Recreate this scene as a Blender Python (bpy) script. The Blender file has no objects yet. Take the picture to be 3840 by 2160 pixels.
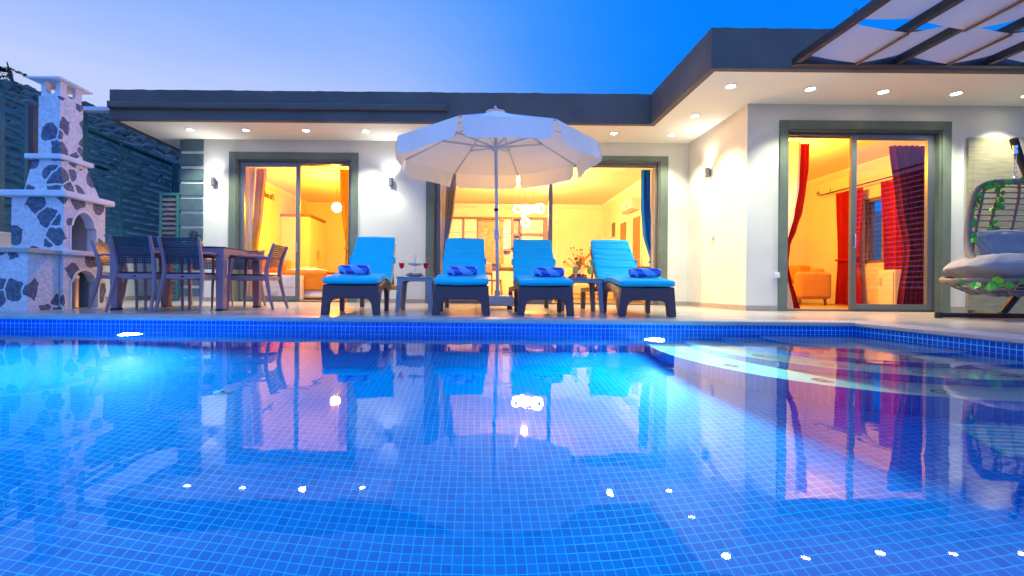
import bpy, bmesh, math, random
from math import sin, cos, pi, radians as R, sqrt
from mathutils import Vector, Matrix, noise as mnoise
random.seed(7)
S = bpy.context.scene
COL = S.collection

# ------------------------------------------------------------------ camera
cam = bpy.data.cameras.new('camera')
cam.lens = 16.0; cam.sensor_width = 36.0; cam.sensor_fit = 'HORIZONTAL'
cam.shift_x = 0.0353; cam.shift_y = -0.001
cam.clip_start = 0.02; cam.clip_end = 2000
camo = bpy.data.objects.new('camera', cam); COL.objects.link(camo)
camo.matrix_world = Matrix.Translation((0, 0, 0.31)) @ Matrix.Rotation(pi/2, 4, 'X') @ Matrix.Rotation(0.009, 4, 'Z')
S.camera = camo
S.view_settings.view_transform = 'Standard'; S.view_settings.look = 'None'
S.view_settings.exposure = 0.0; S.view_settings.gamma = 1.0
S.cycles.use_denoising = True
S.cycles.sample_clamp_indirect = 5.0
S.cycles.sample_clamp_direct = 0.0
S.cycles.max_bounces = 12; S.cycles.diffuse_bounces = 4; S.cycles.glossy_bounces = 5
S.cycles.transmission_bounces = 10; S.cycles.transparent_max_bounces = 12
S.cycles.caustics_refractive = True; S.cycles.caustics_reflective = False
S.cycles.blur_glossy = 0.5

# ------------------------------------------------------------------ dusk sky: afterglow on the left, deep blue elsewhere, boosted out of view as fill light
W = bpy.data.worlds.new('World'); S.world = W; W.use_nodes = True
nt = W.node_tree; nt.nodes.clear()
def wn(t, **k):
    n = nt.nodes.new(t)
    for a, b in k.items(): setattr(n, a, b)
    return n
out = wn('ShaderNodeOutputWorld'); bg = wn('ShaderNodeBackground'); nt.links.new(bg.outputs[0], out.inputs[0])
sky = wn('ShaderNodeTexSky'); sky.sky_type = 'NISHITA'; sky.sun_disc = False
sky.sun_elevation = R(1.0); sky.sun_rotation = R(-52)
tc = wn('ShaderNodeTexCoord'); nrm = wn('ShaderNodeVectorMath', operation='NORMALIZE'); nt.links.new(tc.outputs['Generated'], nrm.inputs[0])
sz0 = wn('ShaderNodeSeparateXYZ'); nt.links.new(nrm.outputs[0], sz0.inputs[0])
azi = wn('ShaderNodeMapRange', interpolation_type='SMOOTHSTEP'); azi.inputs['From Min'].default_value = 0.50; azi.inputs['From Max'].default_value = -0.22; nt.links.new(sz0.outputs['X'], azi.inputs['Value'])
elv = wn('ShaderNodeMath', operation='MULTIPLY_ADD'); elv.inputs[1].default_value = -1.45; elv.inputs[2].default_value = 1.43; elv.use_clamp = True; nt.links.new(sz0.outputs['Z'], elv.inputs[0])
pale = wn('ShaderNodeMath', operation='MULTIPLY'); nt.links.new(azi.outputs[0], pale.inputs[0]); nt.links.new(elv.outputs[0], pale.inputs[1])
cld = wn('ShaderNodeTexNoise'); cld.inputs['Scale'].default_value = 2.2; cld.inputs['Detail'].default_value = 5; cmap = wn('ShaderNodeMapping'); cmap.inputs['Scale'].default_value = (1, 1, 5); nt.links.new(nrm.outputs[0], cmap.inputs[0]); nt.links.new(cmap.outputs[0], cld.inputs['Vector'])
cadd = wn('ShaderNodeMath', operation='MULTIPLY_ADD'); cadd.inputs[1].default_value = 0.10; nt.links.new(cld.outputs['Fac'], cadd.inputs[0]); nt.links.new(pale.outputs[0], cadd.inputs[2])
ramp = wn('ShaderNodeValToRGB'); nt.links.new(cadd.outputs[0], ramp.inputs[0])
cr = ramp.color_ramp; cr.interpolation = 'B_SPLINE'
cr.elements[0].position = 0.0; cr.elements[0].color = (0.0, 0.21, 1.0, 1)
cr.elements[1].position = 1.0; cr.elements[1].color = (0.55, 0.65, 1.0, 1)
for p, c in ((0.22, (0.0, 0.24, 1.0, 1)), (0.48, (0.05, 0.30, 1.0, 1)), (0.66, (0.15, 0.38, 1.0, 1)), (0.82, (0.27, 0.46, 1.0, 1)), (0.93, (0.41, 0.55, 1.0, 1))):
    e = cr.elements.new(p); e.color = c
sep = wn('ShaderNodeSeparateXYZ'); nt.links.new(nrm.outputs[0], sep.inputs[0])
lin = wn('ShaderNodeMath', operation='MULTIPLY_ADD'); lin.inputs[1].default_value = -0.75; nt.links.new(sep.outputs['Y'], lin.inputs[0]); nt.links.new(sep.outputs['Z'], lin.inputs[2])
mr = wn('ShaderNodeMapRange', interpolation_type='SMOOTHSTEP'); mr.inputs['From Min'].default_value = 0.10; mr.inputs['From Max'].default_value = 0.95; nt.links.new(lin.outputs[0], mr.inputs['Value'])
up = wn('ShaderNodeMix', data_type='RGBA'); up.inputs['B'].default_value = (0.30, 0.68, 2.0, 1); nt.links.new(mr.outputs[0], up.inputs['Factor']); nt.links.new(ramp.outputs[0], up.inputs['A'])  # extra sky brightness overhead and behind the camera, added to light the scene
mixs = wn('ShaderNodeMix', data_type='RGBA', blend_type='ADD'); mixs.inputs['Factor'].default_value = 0.004
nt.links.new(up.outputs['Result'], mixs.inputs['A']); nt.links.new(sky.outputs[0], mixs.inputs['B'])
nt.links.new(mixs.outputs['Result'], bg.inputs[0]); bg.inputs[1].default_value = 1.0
sl = bpy.data.lights.new('sun', 'SUN'); sl.energy = 0.12; sl.angle = R(12); sl.color = (1, .82, .72)
so = bpy.data.objects.new('sun', sl); COL.objects.link(so)
so.rotation_euler = Vector((0.80, -0.60, -0.12)).to_track_quat('-Z', 'Y').to_euler()

BED_E, LIV_E, RR_E = 220, 900, 470   # room lamps

# ------------------------------------------------------------------ materials
def nodes(name):
    m = bpy.data.materials.new(name); m.use_nodes = True
    t = m.node_tree; b = t.nodes['Principled BSDF']
    return m, t, b
def N(t, typ, **k):
    n = t.nodes.new(typ)
    for a, b in k.items(): setattr(n, a, b)
    return n
def rgba(c): return (c[0], c[1], c[2], 1)
def mat(name, c, rough=.5, metal=0, var=0, vs=6, bump=0, bs=60, stretch=(1, 1, 1), c2=None, spec=None, sheen=0, dist=.004, coat=0):
    m, t, b = nodes(name)
    b.inputs['Base Color'].default_value = rgba(c); b.inputs['Roughness'].default_value = rough; b.inputs['Metallic'].default_value = metal
    if spec is not None: b.inputs['Specular IOR Level'].default_value = spec
    if coat: b.inputs['Coat Weight'].default_value = coat; b.inputs['Coat Roughness'].default_value = .1
    if sheen: b.inputs['Sheen Weight'].default_value = sheen
    if var or bump or c2:
        tcx = N(t, 'ShaderNodeTexCoord'); mp = N(t, 'ShaderNodeMapping'); mp.inputs['Scale'].default_value = stretch
        t.links.new(tcx.outputs['Object'], mp.inputs[0])
    if var or c2:
        nz = N(t, 'ShaderNodeTexNoise'); nz.inputs['Scale'].default_value = vs; nz.inputs['Detail'].default_value = 5
        t.links.new(mp.outputs[0], nz.inputs['Vector'])
        rp = N(t, 'ShaderNodeValToRGB'); rp.color_ramp.elements[0].position = .3; rp.color_ramp.elements[1].position = .7
        k = c2 if c2 else tuple(x*(1+var) for x in c)
        k0 = c if c2 else tuple(x*(1-var) for x in c)
        rp.color_ramp.elements[0].color = rgba(k0); rp.color_ramp.elements[1].color = rgba(k)
        t.links.new(nz.outputs['Fac'], rp.inputs[0]); t.links.new(rp.outputs[0], b.inputs['Base Color'])
    if bump:
        nz2 = N(t, 'ShaderNodeTexNoise'); nz2.inputs['Scale'].default_value = bs; nz2.inputs['Detail'].default_value = 4
        t.links.new(mp.outputs[0], nz2.inputs['Vector'])
        bp = N(t, 'ShaderNodeBump'); bp.inputs['Strength'].default_value = bump; bp.inputs['Distance'].default_value = dist
        t.links.new(nz2.outputs['Fac'], bp.inputs['Height']); t.links.new(bp.outputs[0], b.inputs['Normal'])
    return m
def emat(name, c, s):
    m, t, b = nodes(name); t.nodes.remove(b)
    e = N(t, 'ShaderNodeEmission'); e.inputs[0].default_value = rgba(c); e.inputs[1].default_value = s
    t.links.new(e.outputs[0], t.nodes['Material Output'].inputs[0]); return m
def tile(name, a, b2, grout, w, h, mortar, rough=.15, offset=0, bump=.2, veins=0, bias=0):
    m, t, b = nodes(name)
    tcx = N(t, 'ShaderNodeTexCoord'); br = N(t, 'ShaderNodeTexBrick'); br.offset = offset; br.offset_frequency = 2
    br.inputs['Color1'].default_value = rgba(a); br.inputs['Color2'].default_value = rgba(b2); br.inputs['Mortar'].default_value = rgba(grout)
    br.inputs['Scale'].default_value = 1; br.inputs['Mortar Size'].default_value = mortar; br.inputs['Mortar Smooth'].default_value = .1
    br.inputs['Brick Width'].default_value = w; br.inputs['Row Height'].default_value = h; br.inputs['Bias'].default_value = bias
    t.links.new(tcx.outputs['UV'], br.inputs['Vector']); src = br.outputs['Color']
    if veins:
        mp = N(t, 'ShaderNodeMapping'); mp.inputs['Scale'].default_value = (1.2, 9, 1)
        nz = N(t, 'ShaderNodeTexNoise'); nz.inputs['Scale'].default_value = 3; nz.inputs['Detail'].default_value = 7
        t.links.new(tcx.outputs['UV'], mp.inputs[0]); t.links.new(mp.outputs[0], nz.inputs['Vector'])
        rp = N(t, 'ShaderNodeValToRGB'); rp.color_ramp.elements[0].color = (1-veins,)*3+(1,); rp.color_ramp.elements[0].position = .3; rp.color_ramp.elements[1].position = .7
        t.links.new(nz.outputs['Fac'], rp.inputs[0])
        mx = N(t, 'ShaderNodeMix', data_type='RGBA', blend_type='MULTIPLY'); mx.inputs['Factor'].default_value = 1
        t.links.new(src, mx.inputs['A']); t.links.new(rp.outputs[0], mx.inputs['B']); src = mx.outputs['Result']
    t.links.new(src, b.inputs['Base Color']); b.inputs['Roughness'].default_value = rough
    if bump:
        bp = N(t, 'ShaderNodeBump', invert=True); bp.inputs['Strength'].default_value = bump; bp.inputs['Distance'].default_value = .002
        t.links.new(br.outputs['Fac'], bp.inputs['Height']); t.links.new(bp.outputs[0], b.inputs['Normal'])
    return m
def cloth(name, c, trans=.35, bump=.3, bs=8, stretch=(1, 1, 1), rough=.9, dist=.01):
    m = mat(name, c, rough, bump=bump, bs=bs, stretch=stretch, dist=dist); t = m.node_tree; b = t.nodes['Principled BSDF']
    b.inputs['Specular IOR Level'].default_value = .1
    tr = N(t, 'ShaderNodeBsdfTranslucent'); tr.inputs[0].default_value = rgba(c)
    mx = N(t, 'ShaderNodeMixShader'); mx.inputs[0].default_value = trans
    t.links.new(b.outputs[0], mx.inputs[1]); t.links.new(tr.outputs[0], mx.inputs[2])
    t.links.new(mx.outputs[0], t.nodes['Material Output'].inputs[0]); return m
def glassmat(name, ior=1.5, tint=(1, 1, 1), rough=0.0):
    m, t, b = nodes(name); t.nodes.remove(b)
    lwt = N(t, 'ShaderNodeLayerWeight'); lwt.inputs[0].default_value = .5; r0 = ((ior-1)/(ior+1))**2*(0.8 if ior > 1.5 else 1)
    pw = N(t, 'ShaderNodeMath', operation='POWER'); pw.inputs[1].default_value = 4.5; t.links.new(lwt.outputs['Facing'], pw.inputs[0])
    fr = N(t, 'ShaderNodeMath', operation='MULTIPLY_ADD'); fr.inputs[1].default_value = 1-r0; fr.inputs[2].default_value = r0; t.links.new(pw.outputs[0], fr.inputs[0])
    tr = N(t, 'ShaderNodeBsdfTransparent'); tr.inputs[0].default_value = rgba(tint)
    gl = N(t, 'ShaderNodeBsdfGlossy'); gl.inputs['Roughness'].default_value = rough
    mx = N(t, 'ShaderNodeMixShader')
    t.links.new(fr.outputs[0], mx.inputs[0]); t.links.new(tr.outputs[0], mx.inputs[1]); t.links.new(gl.outputs[0], mx.inputs[2])
    t.links.new(mx.outputs[0], t.nodes['Material Output'].inputs[0]); return m
def stonemat(name):
    m, t, b = nodes(name)
    tcx = N(t, 'ShaderNodeTexCoord'); nz = N(t, 'ShaderNodeTexNoise'); nz.inputs['Scale'].default_value = 6; nz.inputs['Detail'].default_value = 3
    t.links.new(tcx.outputs['Object'], nz.inputs['Vector'])
    sc = N(t, 'ShaderNodeVectorMath', operation='SCALE'); sc.inputs['Scale'].default_value = .11
    t.links.new(nz.outputs['Color'], sc.inputs[0])
    ad = N(t, 'ShaderNodeVectorMath', operation='ADD'); t.links.new(tcx.outputs['Object'], ad.inputs[0]); t.links.new(sc.outputs[0], ad.inputs[1])
    v1 = N(t, 'ShaderNodeTexVoronoi', feature='F1'); v1.inputs['Scale'].default_value = 4.3; t.links.new(ad.outputs[0], v1.inputs['Vector'])
    v2 = N(t, 'ShaderNodeTexVoronoi', feature='DISTANCE_TO_EDGE'); v2.inputs['Scale'].default_value = 4.3; t.links.new(ad.outputs[0], v2.inputs['Vector'])
    sp = N(t, 'ShaderNodeSeparateColor'); t.links.new(v1.outputs['Color'], sp.inputs[0])
    lt = N(t, 'ShaderNodeMath', operation='LESS_THAN'); lt.inputs[1].default_value = .58; t.links.new(sp.outputs[0], lt.inputs[0])
    gt = N(t, 'ShaderNodeMath', operation='GREATER_THAN'); gt.inputs[1].default_value = .045; t.links.new(v2.outputs['Distance'], gt.inputs[0])
    rd_ = N(t, 'ShaderNodeMath', operation='LESS_THAN'); rd_.inputs[1].default_value = .56; t.links.new(v1.outputs['Distance'], rd_.inputs[0])
    mu0 = N(t, 'ShaderNodeMath', operation='MULTIPLY'); t.links.new(lt.outputs[0], mu0.inputs[0]); t.links.new(gt.outputs[0], mu0.inputs[1])
    mu = N(t, 'ShaderNodeMath', operation='MULTIPLY'); t.links.new(mu0.outputs[0], mu.inputs[0]); t.links.new(rd_.outputs[0], mu.inputs[1])
    n2 = N(t, 'ShaderNodeTexNoise'); n2.inputs['Scale'].default_value = 26; n2.inputs['Detail'].default_value = 6; t.links.new(tcx.outputs['Object'], n2.inputs['Vector'])
    ra = N(t, 'ShaderNodeValToRGB'); ra.color_ramp.elements[0].color = (.06, .085, .12, 1); ra.color_ramp.elements[1].color = (.17, .20, .26, 1)
    rb = N(t, 'ShaderNodeValToRGB'); rb.color_ramp.elements[0].color = (.62, .61, .60, 1); rb.color_ramp.elements[1].color = (.82, .81, .80, 1)
    for r_ in (ra, rb): r_.color_ramp.elements[0].position = .3; r_.color_ramp.elements[1].position = .65; t.links.new(n2.outputs['Fac'], r_.inputs[0])
    mx = N(t, 'ShaderNodeMix', data_type='RGBA'); t.links.new(mu.outputs[0], mx.inputs['Factor']); t.links.new(rb.outputs[0], mx.inputs['A']); t.links.new(ra.outputs[0], mx.inputs['B'])
    t.links.new(mx.outputs['Result'], b.inputs['Base Color']); b.inputs['Roughness'].default_value = .85
    bp = N(t, 'ShaderNodeBump'); bp.inputs['Strength'].default_value = .9; bp.inputs['Distance'].default_value = .02
    hh = N(t, 'ShaderNodeMath', operation='MULTIPLY_ADD'); hh.inputs[1].default_value = .9; t.links.new(mu.outputs[0], hh.inputs[0]); t.links.new(n2.outputs['Fac'], hh.inputs[2])
    t.links.new(hh.outputs[0], bp.inputs['Height']); t.links.new(bp.outputs[0], b.inputs['Normal'])
    return m
def weave(name, ca, cb, sx, sz, rough=.45, strength=.8):
    m, t, b = nodes(name)
    tcx = N(t, 'ShaderNodeTexCoord'); br = N(t, 'ShaderNodeTexBrick'); br.offset = .5
    br.inputs['Color1'].default_value = rgba(ca); br.inputs['Color2'].default_value = rgba(cb); br.inputs['Mortar'].default_value = rgba(tuple(x*.35 for x in ca))
    br.inputs['Scale'].default_value = 1; br.inputs['Mortar Size'].default_value = sz*.18; br.inputs['Mortar Smooth'].default_value = .6
    br.inputs['Brick Width'].default_value = sx; br.inputs['Row Height'].default_value = sz
    t.links.new(tcx.outputs['UV'], br.inputs['Vector']); t.links.new(br.outputs['Color'], b.inputs['Base Color']); b.inputs['Roughness'].default_value = rough
    bp = N(t, 'ShaderNodeBump', invert=True); bp.inputs['Strength'].default_value = strength; bp.inputs['Distance'].default_value = .004
    t.links.new(br.outputs['Fac'], bp.inputs['Height']); t.links.new(bp.outputs[0], b.inputs['Normal'])
    return m
def perforated(name, c):
    m, t, b = nodes(name); b.inputs['Base Color'].default_value = rgba(c); b.inputs['Roughness'].default_value = .45
    tcx = N(t, 'ShaderNodeTexCoord'); br = N(t, 'ShaderNodeTexBrick'); br.offset = 0
    br.inputs['Color1'].default_value = (1, 1, 1, 1); br.inputs['Color2'].default_value = (1, 1, 1, 1); br.inputs['Mortar'].default_value = (0, 0, 0, 1)
    br.inputs['Scale'].default_value = 1; br.inputs['Mortar Size'].default_value = .0075; br.inputs['Mortar Smooth'].default_value = 0
    br.inputs['Brick Width'].default_value = .024; br.inputs['Row Height'].default_value = .024
    t.links.new(tcx.outputs['UV'], br.inputs['Vector'])
    tr = N(t, 'ShaderNodeBsdfTransparent'); mx = N(t, 'ShaderNodeMixShader')
    t.links.new(br.outputs['Color'], mx.inputs[0]); t.links.new(b.outputs[0], mx.inputs[1]); t.links.new(tr.outputs[0], mx.inputs[2])
    t.links.new(mx.outputs[0], t.nodes['Material Output'].inputs[0]); return m
def towelmat(name):
    m, t, b = nodes(name); b.inputs['Roughness'].default_value = .95; b.inputs['Sheen Weight'].default_value = .3
    tcx = N(t, 'ShaderNodeTexCoord')
    mp = N(t, 'ShaderNodeMapping'); mp.inputs['Scale'].default_value = (1, 1, 1.2); t.links.new(tcx.outputs['Object'], mp.inputs[0])
    v = N(t, 'ShaderNodeTexVoronoi', feature='F1'); v.inputs['Scale'].default_value = 9; t.links.new(mp.outputs[0], v.inputs['Vector'])
    r1 = N(t, 'ShaderNodeMath', operation='LESS_THAN'); r1.inputs[1].default_value = .30; t.links.new(v.outputs['Distance'], r1.inputs[0])
    wv = N(t, 'ShaderNodeTexWave', wave_type='BANDS', bands_direction='DIAGONAL'); wv.inputs['Scale'].default_value = 3.2; wv.inputs['Distortion'].default_value = 3; t.links.new(mp.outputs[0], wv.inputs['Vector'])
    g = N(t, 'ShaderNodeMath', operation='GREATER_THAN'); g.inputs[1].default_value = .5; t.links.new(wv.outputs['Fac'], g.inputs[0])
    v2 = N(t, 'ShaderNodeTexVoronoi', feature='F1'); v2.inputs['Scale'].default_value = 55; v2.inputs['Randomness'].default_value = .1; t.links.new(mp.outputs[0], v2.inputs['Vector'])
    d2 = N(t, 'ShaderNodeMath', operation='LESS_THAN'); d2.inputs[1].default_value = .3; t.links.new(v2.outputs['Distance'], d2.inputs[0])
    # light field with dark spots / dark field with pale dots
    a = N(t, 'ShaderNodeMix', data_type='RGBA'); a.inputs['A'].default_value = (.24, .44, .78, 1); a.inputs['B'].default_value = (.0, .045, .42, 1); t.links.new(r1.outputs[0], a.inputs['Factor'])
    c = N(t, 'ShaderNodeMix', data_type='RGBA'); c.inputs['A'].default_value = (.0, .045, .42, 1); c.inputs['B'].default_value = (.38, .56, .85, 1); t.links.new(d2.outputs[0], c.inputs['Factor'])
    f = N(t, 'ShaderNodeMix', data_type='RGBA'); t.links.new(g.outputs[0], f.inputs['Factor']); t.links.new(a.outputs['Result'], f.inputs['A']); t.links.new(c.outputs['Result'], f.inputs['B'])
    t.links.new(f.outputs['Result'], b.inputs['Base Color']); return m
def watermat():
    m, t, b = nodes('pool water'); t.nodes.remove(b)
    tcx = N(t, 'ShaderNodeTexCoord'); nz = N(t, 'ShaderNodeTexNoise'); nz.inputs['Scale'].default_value = 5; nz.inputs['Detail'].default_value = 2
    t.links.new(tcx.outputs['Object'], nz.inputs['Vector'])
    bp = N(t, 'ShaderNodeBump'); bp.inputs['Strength'].default_value = .07; bp.inputs['Distance'].default_value = .012
    t.links.new(nz.outputs['Fac'], bp.inputs['Height'])
    rf = N(t, 'ShaderNodeBsdfRefraction'); rf.inputs['IOR'].default_value = 1.33; rf.inputs['Roughness'].default_value = 0; rf.inputs[0].default_value = (.94, .98, 1, 1)
    gl = N(t, 'ShaderNodeBsdfGlossy'); gl.inputs['Roughness'].default_value = .02
    fr = N(t, 'ShaderNodeFresnel'); fr.inputs[0].default_value = WATER_IOR
    for n in (rf, gl): t.links.new(bp.outputs[0], n.inputs['Normal'])
    mx = N(t, 'ShaderNodeMixShader'); t.links.new(fr.outputs[0], mx.inputs[0]); t.links.new(rf.outputs[0], mx.inputs[1]); t.links.new(gl.outputs[0], mx.inputs[2])
    t.links.new(mx.outputs[0], t.nodes['Material Output'].inputs[0]); return m
WATER_IOR = 1.345

# ------------------------------------------------------------------ mesh builder and object helpers
class MB:
    def __init__(s): s.v = []; s.f = []; s.uvs = {}
    def add(s, vs, fs):
        o = len(s.v); s.v += [tuple(p) for p in vs]; s.f += [tuple(i+o for i in f) for f in fs]; return s
    def box(s, a, b):
        x0, y0, z0 = a; x1, y1, z1 = b
        return s.hexa([(x0, y0, z0), (x1, y0, z0), (x1, y1, z0), (x0, y1, z0), (x0, y0, z1), (x1, y0, z1), (x1, y1, z1), (x0, y1, z1)])
    def hexa(s, p): return s.add(p, [(3, 2, 1, 0), (4, 5, 6, 7), (0, 1, 5, 4), (1, 2, 6, 5), (2, 3, 7, 6), (3, 0, 4, 7)])
    def prism(s, poly, ax, t0, t1):
        mk = {'x': lambda p, t: (t, p[0], p[1]), 'y': lambda p, t: (p[0], t, p[1]), 'z': lambda p, t: (p[0], p[1], t)}[ax]
        n = len(poly); vs = [mk(p, t0) for p in poly]+[mk(p, t1) for p in poly]
        return s.add(vs, [tuple(range(n)), tuple(range(2*n-1, n-1, -1))]+[(i, (i+1) % n, n+(i+1) % n, n+i) for i in range(n)])
    def tube(s, pts, r, seg=10, close=False, flat=1):
        pts = [Vector(p) for p in pts]; n = len(pts); rr = r if isinstance(r, (list, tuple)) else [r]*n
        up = Vector((0, 0, 1)); vs = []; prev = None
        for i, p in enumerate(pts):
            if close: d = pts[(i+1) % n]-pts[i-1]
            else: d = pts[min(i+1, n-1)]-pts[max(i-1, 0)]
            d.normalize()
            if prev is None:
                a = d.cross(up)
                if a.length < 1e-3: a = d.cross(Vector((0, 1, 0)))
            else: a = prev-d*prev.dot(d)
            a.normalize(); prev = a; b = d.cross(a)
            vs += [p+(a*cos(2*pi*k/seg)+b*sin(2*pi*k/seg)*flat)*rr[i] for k in range(seg)]
        fs = []
        for i in range(n if close else n-1):
            j = (i+1) % n
            fs += [(i*seg+k, i*seg+(k+1) % seg, j*seg+(k+1) % seg, j*seg+k) for k in range(seg)]
        if not close: fs += [tuple(range(seg-1, -1, -1)), tuple((n-1)*seg+k for k in range(seg))]
        return s.add(vs, fs)
    def lathe(s, prof, c=(0, 0, 0), seg=24, ax='z'):
        vs = []; n = len(prof)
        for r, z in prof:
            for k in range(seg):
                a = 2*pi*k/seg; p = (r*cos(a), r*sin(a), z)
                if ax == 'y': p = (p[0], p[2], p[1])
                if ax == 'x': p = (p[2], p[0], p[1])
                vs.append((c[0]+p[0], c[1]+p[1], c[2]+p[2]))
        fs = []
        for i in range(n-1): fs += [(i*seg+k, i*seg+(k+1) % seg, (i+1)*seg+(k+1) % seg, (i+1)*seg+k) for k in range(seg)]
        if prof[0][0] > 1e-5: fs.append(tuple(range(seg-1, -1, -1)))
        if prof[-1][0] > 1e-5: fs.append(tuple((n-1)*seg+k for k in range(seg)))
        return s.add(vs, fs)
    def ball(s, c, r, seg=12, sc=(1, 1, 1)):
        n = seg//2; prof = [(max(1e-6, r*sin(pi*i/n)), -r*cos(pi*i/n)) for i in range(n+1)]
        o = len(s.v); s.lathe(prof, (0, 0, 0), seg)
        for i in range(o, len(s.v)):
            p = s.v[i]; s.v[i] = (c[0]+p[0]*sc[0], c[1]+p[1]*sc[1], c[2]+p[2]*sc[2])
        return s
    def torus(s, c, R_, r, nrm=(0, 0, 1), seg=24, ss=6, sc=(1, 1)):
        q = Vector((0, 0, 1)).rotation_difference(Vector(nrm).normalized())
        pts = [Vector(c)+q @ Vector((R_*cos(2*pi*k/seg)*sc[0], R_*sin(2*pi*k/seg)*sc[1], 0)) for k in range(seg)]
        return s.tube(pts, r, ss, close=True)
    def grid(s, fn, nu, nv, cu=False, cv=False):
        vs = [fn(i/(nu if cu else nu-1), j/(nv if cv else nv-1)) for i in range(nu) for j in range(nv)]
        fs = []
        for i in range(nu if cu else nu-1):
            for j in range(nv if cv else nv-1):
                a, b = (i+1) % nu, (j+1) % nv
                fs.append((i*nv+j, a*nv+j, a*nv+b, i*nv+b))
        return s.add(vs, fs)
    def build(s, name, m, parent=None, smooth=0, bevel=0, uv=True, solid=0, sub=0, loc=None, merge=False, uvrot=False):
        me = bpy.data.meshes.new(name); me.from_pydata(s.v, [], s.f)
        bm = bmesh.new(); bm.from_mesh(me)
        if merge: bmesh.ops.remove_doubles(bm, verts=bm.verts, dist=1e-5)
        bmesh.ops.recalc_face_normals(bm, faces=bm.faces)
        if uv:
            l = bm.loops.layers.uv.new('UVMap')
            for f in bm.faces:
                n = f.normal; a = max(range(3), key=lambda i: abs(n[i]))
                for lp in f.loops:
                    p = lp.vert.co
                    q = (p.y, p.z) if a == 0 else (p.x, p.z) if a == 1 else (p.x, p.y)
                    lp[l].uv = (q[1], q[0]) if uvrot else q
        if smooth:
            for f in bm.faces: f.smooth = True
        bm.to_mesh(me); bm.free()
        if smooth: me.set_sharp_from_angle(angle=R(smooth if smooth > 1 else 40))
        me.materials.append(m)
        o = bpy.data.objects.new(name, me); COL.objects.link(o)
        if parent: o.parent = parent
        if loc: o.location = loc
        if bevel:
            md = o.modifiers.new('bevel', 'BEVEL'); md.width = bevel; md.segments = 2; md.limit_method = 'ANGLE'; md.angle_limit = R(40)
        if solid:
            md = o.modifiers.new('solid', 'SOLIDIFY'); md.thickness = solid; md.offset = 0
        if sub:
            md = o.modifiers.new('sub', 'SUBSURF'); md.levels = sub; md.render_levels = sub
        return o
def tag(o, label=None, cat=None, group=None, kind=None):
    if label: o['label'] = label
    if cat: o['category'] = cat
    if group: o['group'] = group
    if kind: o['kind'] = kind
    return o
def thing(name, label, cat, loc=(0, 0, 0), rz=0, group=None):
    o = bpy.data.objects.new(name, None); COL.objects.link(o); o.empty_display_size = .1
    o.location = loc; o.rotation_euler = (0, 0, rz); return tag(o, label, cat, group)
KIDS = {}
def kids(o): return [c for c in bpy.data.objects if c.parent == o]
def copy_tree(o, parent=None, loc=None, rz=None, label=None):
    c = o.copy(); COL.objects.link(c)
    if parent: c.parent = parent
    if loc: c.location = loc
    if rz is not None: c.rotation_euler = (0, 0, rz)
    if label: c['label'] = label
    for k in kids(o): copy_tree(k, c)
    return c
def struct(o): o['kind'] = 'structure'; return o
def light(typ, name, loc, energy, color, parent=None, size=.05, spot=None, blend=.5, rot=None):
    l = bpy.data.lights.new(name, typ); l.energy = energy; l.color = color
    if typ in ('POINT', 'SPOT'): l.shadow_soft_size = size
    if typ == 'AREA': l.size = size
    if spot: l.spot_size = R(spot); l.spot_blend = blend
    o = bpy.data.objects.new(name, l); COL.objects.link(o); o.location = loc
    if rot: o.rotation_euler = rot
    if parent: o.parent = parent
    return o

M = {}
WARM, WARM2 = (1, .36, .025), (1, .50, .115)
M['stucco'] = mat('white stucco', (.72, .69, .58), .9, var=.05, vs=1.3, bump=.55, bs=110, dist=.004)
M['soffit'] = mat('soffit plaster', (.86, .85, .74), .9, bump=.4, bs=70)
M['fascia'] = mat('slate grey fascia', (.115, .100, .080), .75, var=.16, vs=1.6, bump=.2, bs=90)
M['trim'] = mat('slate green stucco', (.135, .165, .13), .9, var=.12, vs=5, bump=.6, bs=120)
M['quoin'] = mat('dark quoin stucco', (.07, .125, .15), .9, var=.15, vs=8, bump=.7, bs=100)
M['alu'] = mat('anthracite aluminium', (.12, .13, .135), .35, metal=.1)
M['room'] = mat('room paint', (.80, .78, .72), .85)
M['floorwood'] = mat('laminate floor', (.42, .27, .14), .3, c2=(.30, .18, .09), vs=2, stretch=(1, 12, 1))
M['glass'] = glassmat('window glass', 1.55)
M['skirt'] = mat('beige skirting', (.42, .34, .26), .5, var=.1)
M['deck'] = tile('deck tile', (.56, .50, .42), (.48, .42, .35), (.26, .22, .18), 1.2, .3, .006, rough=.22, offset=.5, bump=.15, veins=.25)
M['coping'] = mat('travertine coping', (.52, .47, .42), .4, c2=(.40, .36, .33), vs=9, stretch=(1, 1, 3), bump=.25, bs=30)
M['mosaic'] = tile('blue pool mosaic', (.0, .145, .54), (.0, .19, .64), (.0, .46, .82), .0405, .0405, .0019, rough=.25, bump=.25)
M['mosaic'].node_tree.nodes['Principled BSDF'].inputs['Specular IOR Level'].default_value = .12
M['wallmosaic'] = tile('blue pool wall mosaic', (.0, .065, .50), (.0, .11, .66), (.10, .66, .92), .0405, .0405, .0027, rough=.2, bump=.3)
M['tread'] = mat('cream step mosaic', (.50, .55, .46), .5, c2=(.64, .63, .54), vs=14, bump=.2)
M['stone'] = stonemat('black and white stone')
M['white'] = mat('white painted concrete', (.78, .78, .77), .7, var=.05, vs=7, bump=.3, bs=60)
M['oven'] = mat('oven plaster', (.56, .58, .54), .9, var=.08)
M['louvre'] = mat('petrol blue louvre paint', (.035, .15, .165), .5, metal=0, var=.12, vs=3)
M['brownpost'] = mat('weathered post', (.12, .10, .10), .7, var=.2)
M['taupe'] = mat('taupe resin', (.34, .19, .22), .5, bump=.15, bs=180)
M['perf'] = perforated('perforated resin', (.028, .03, .045))
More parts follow.
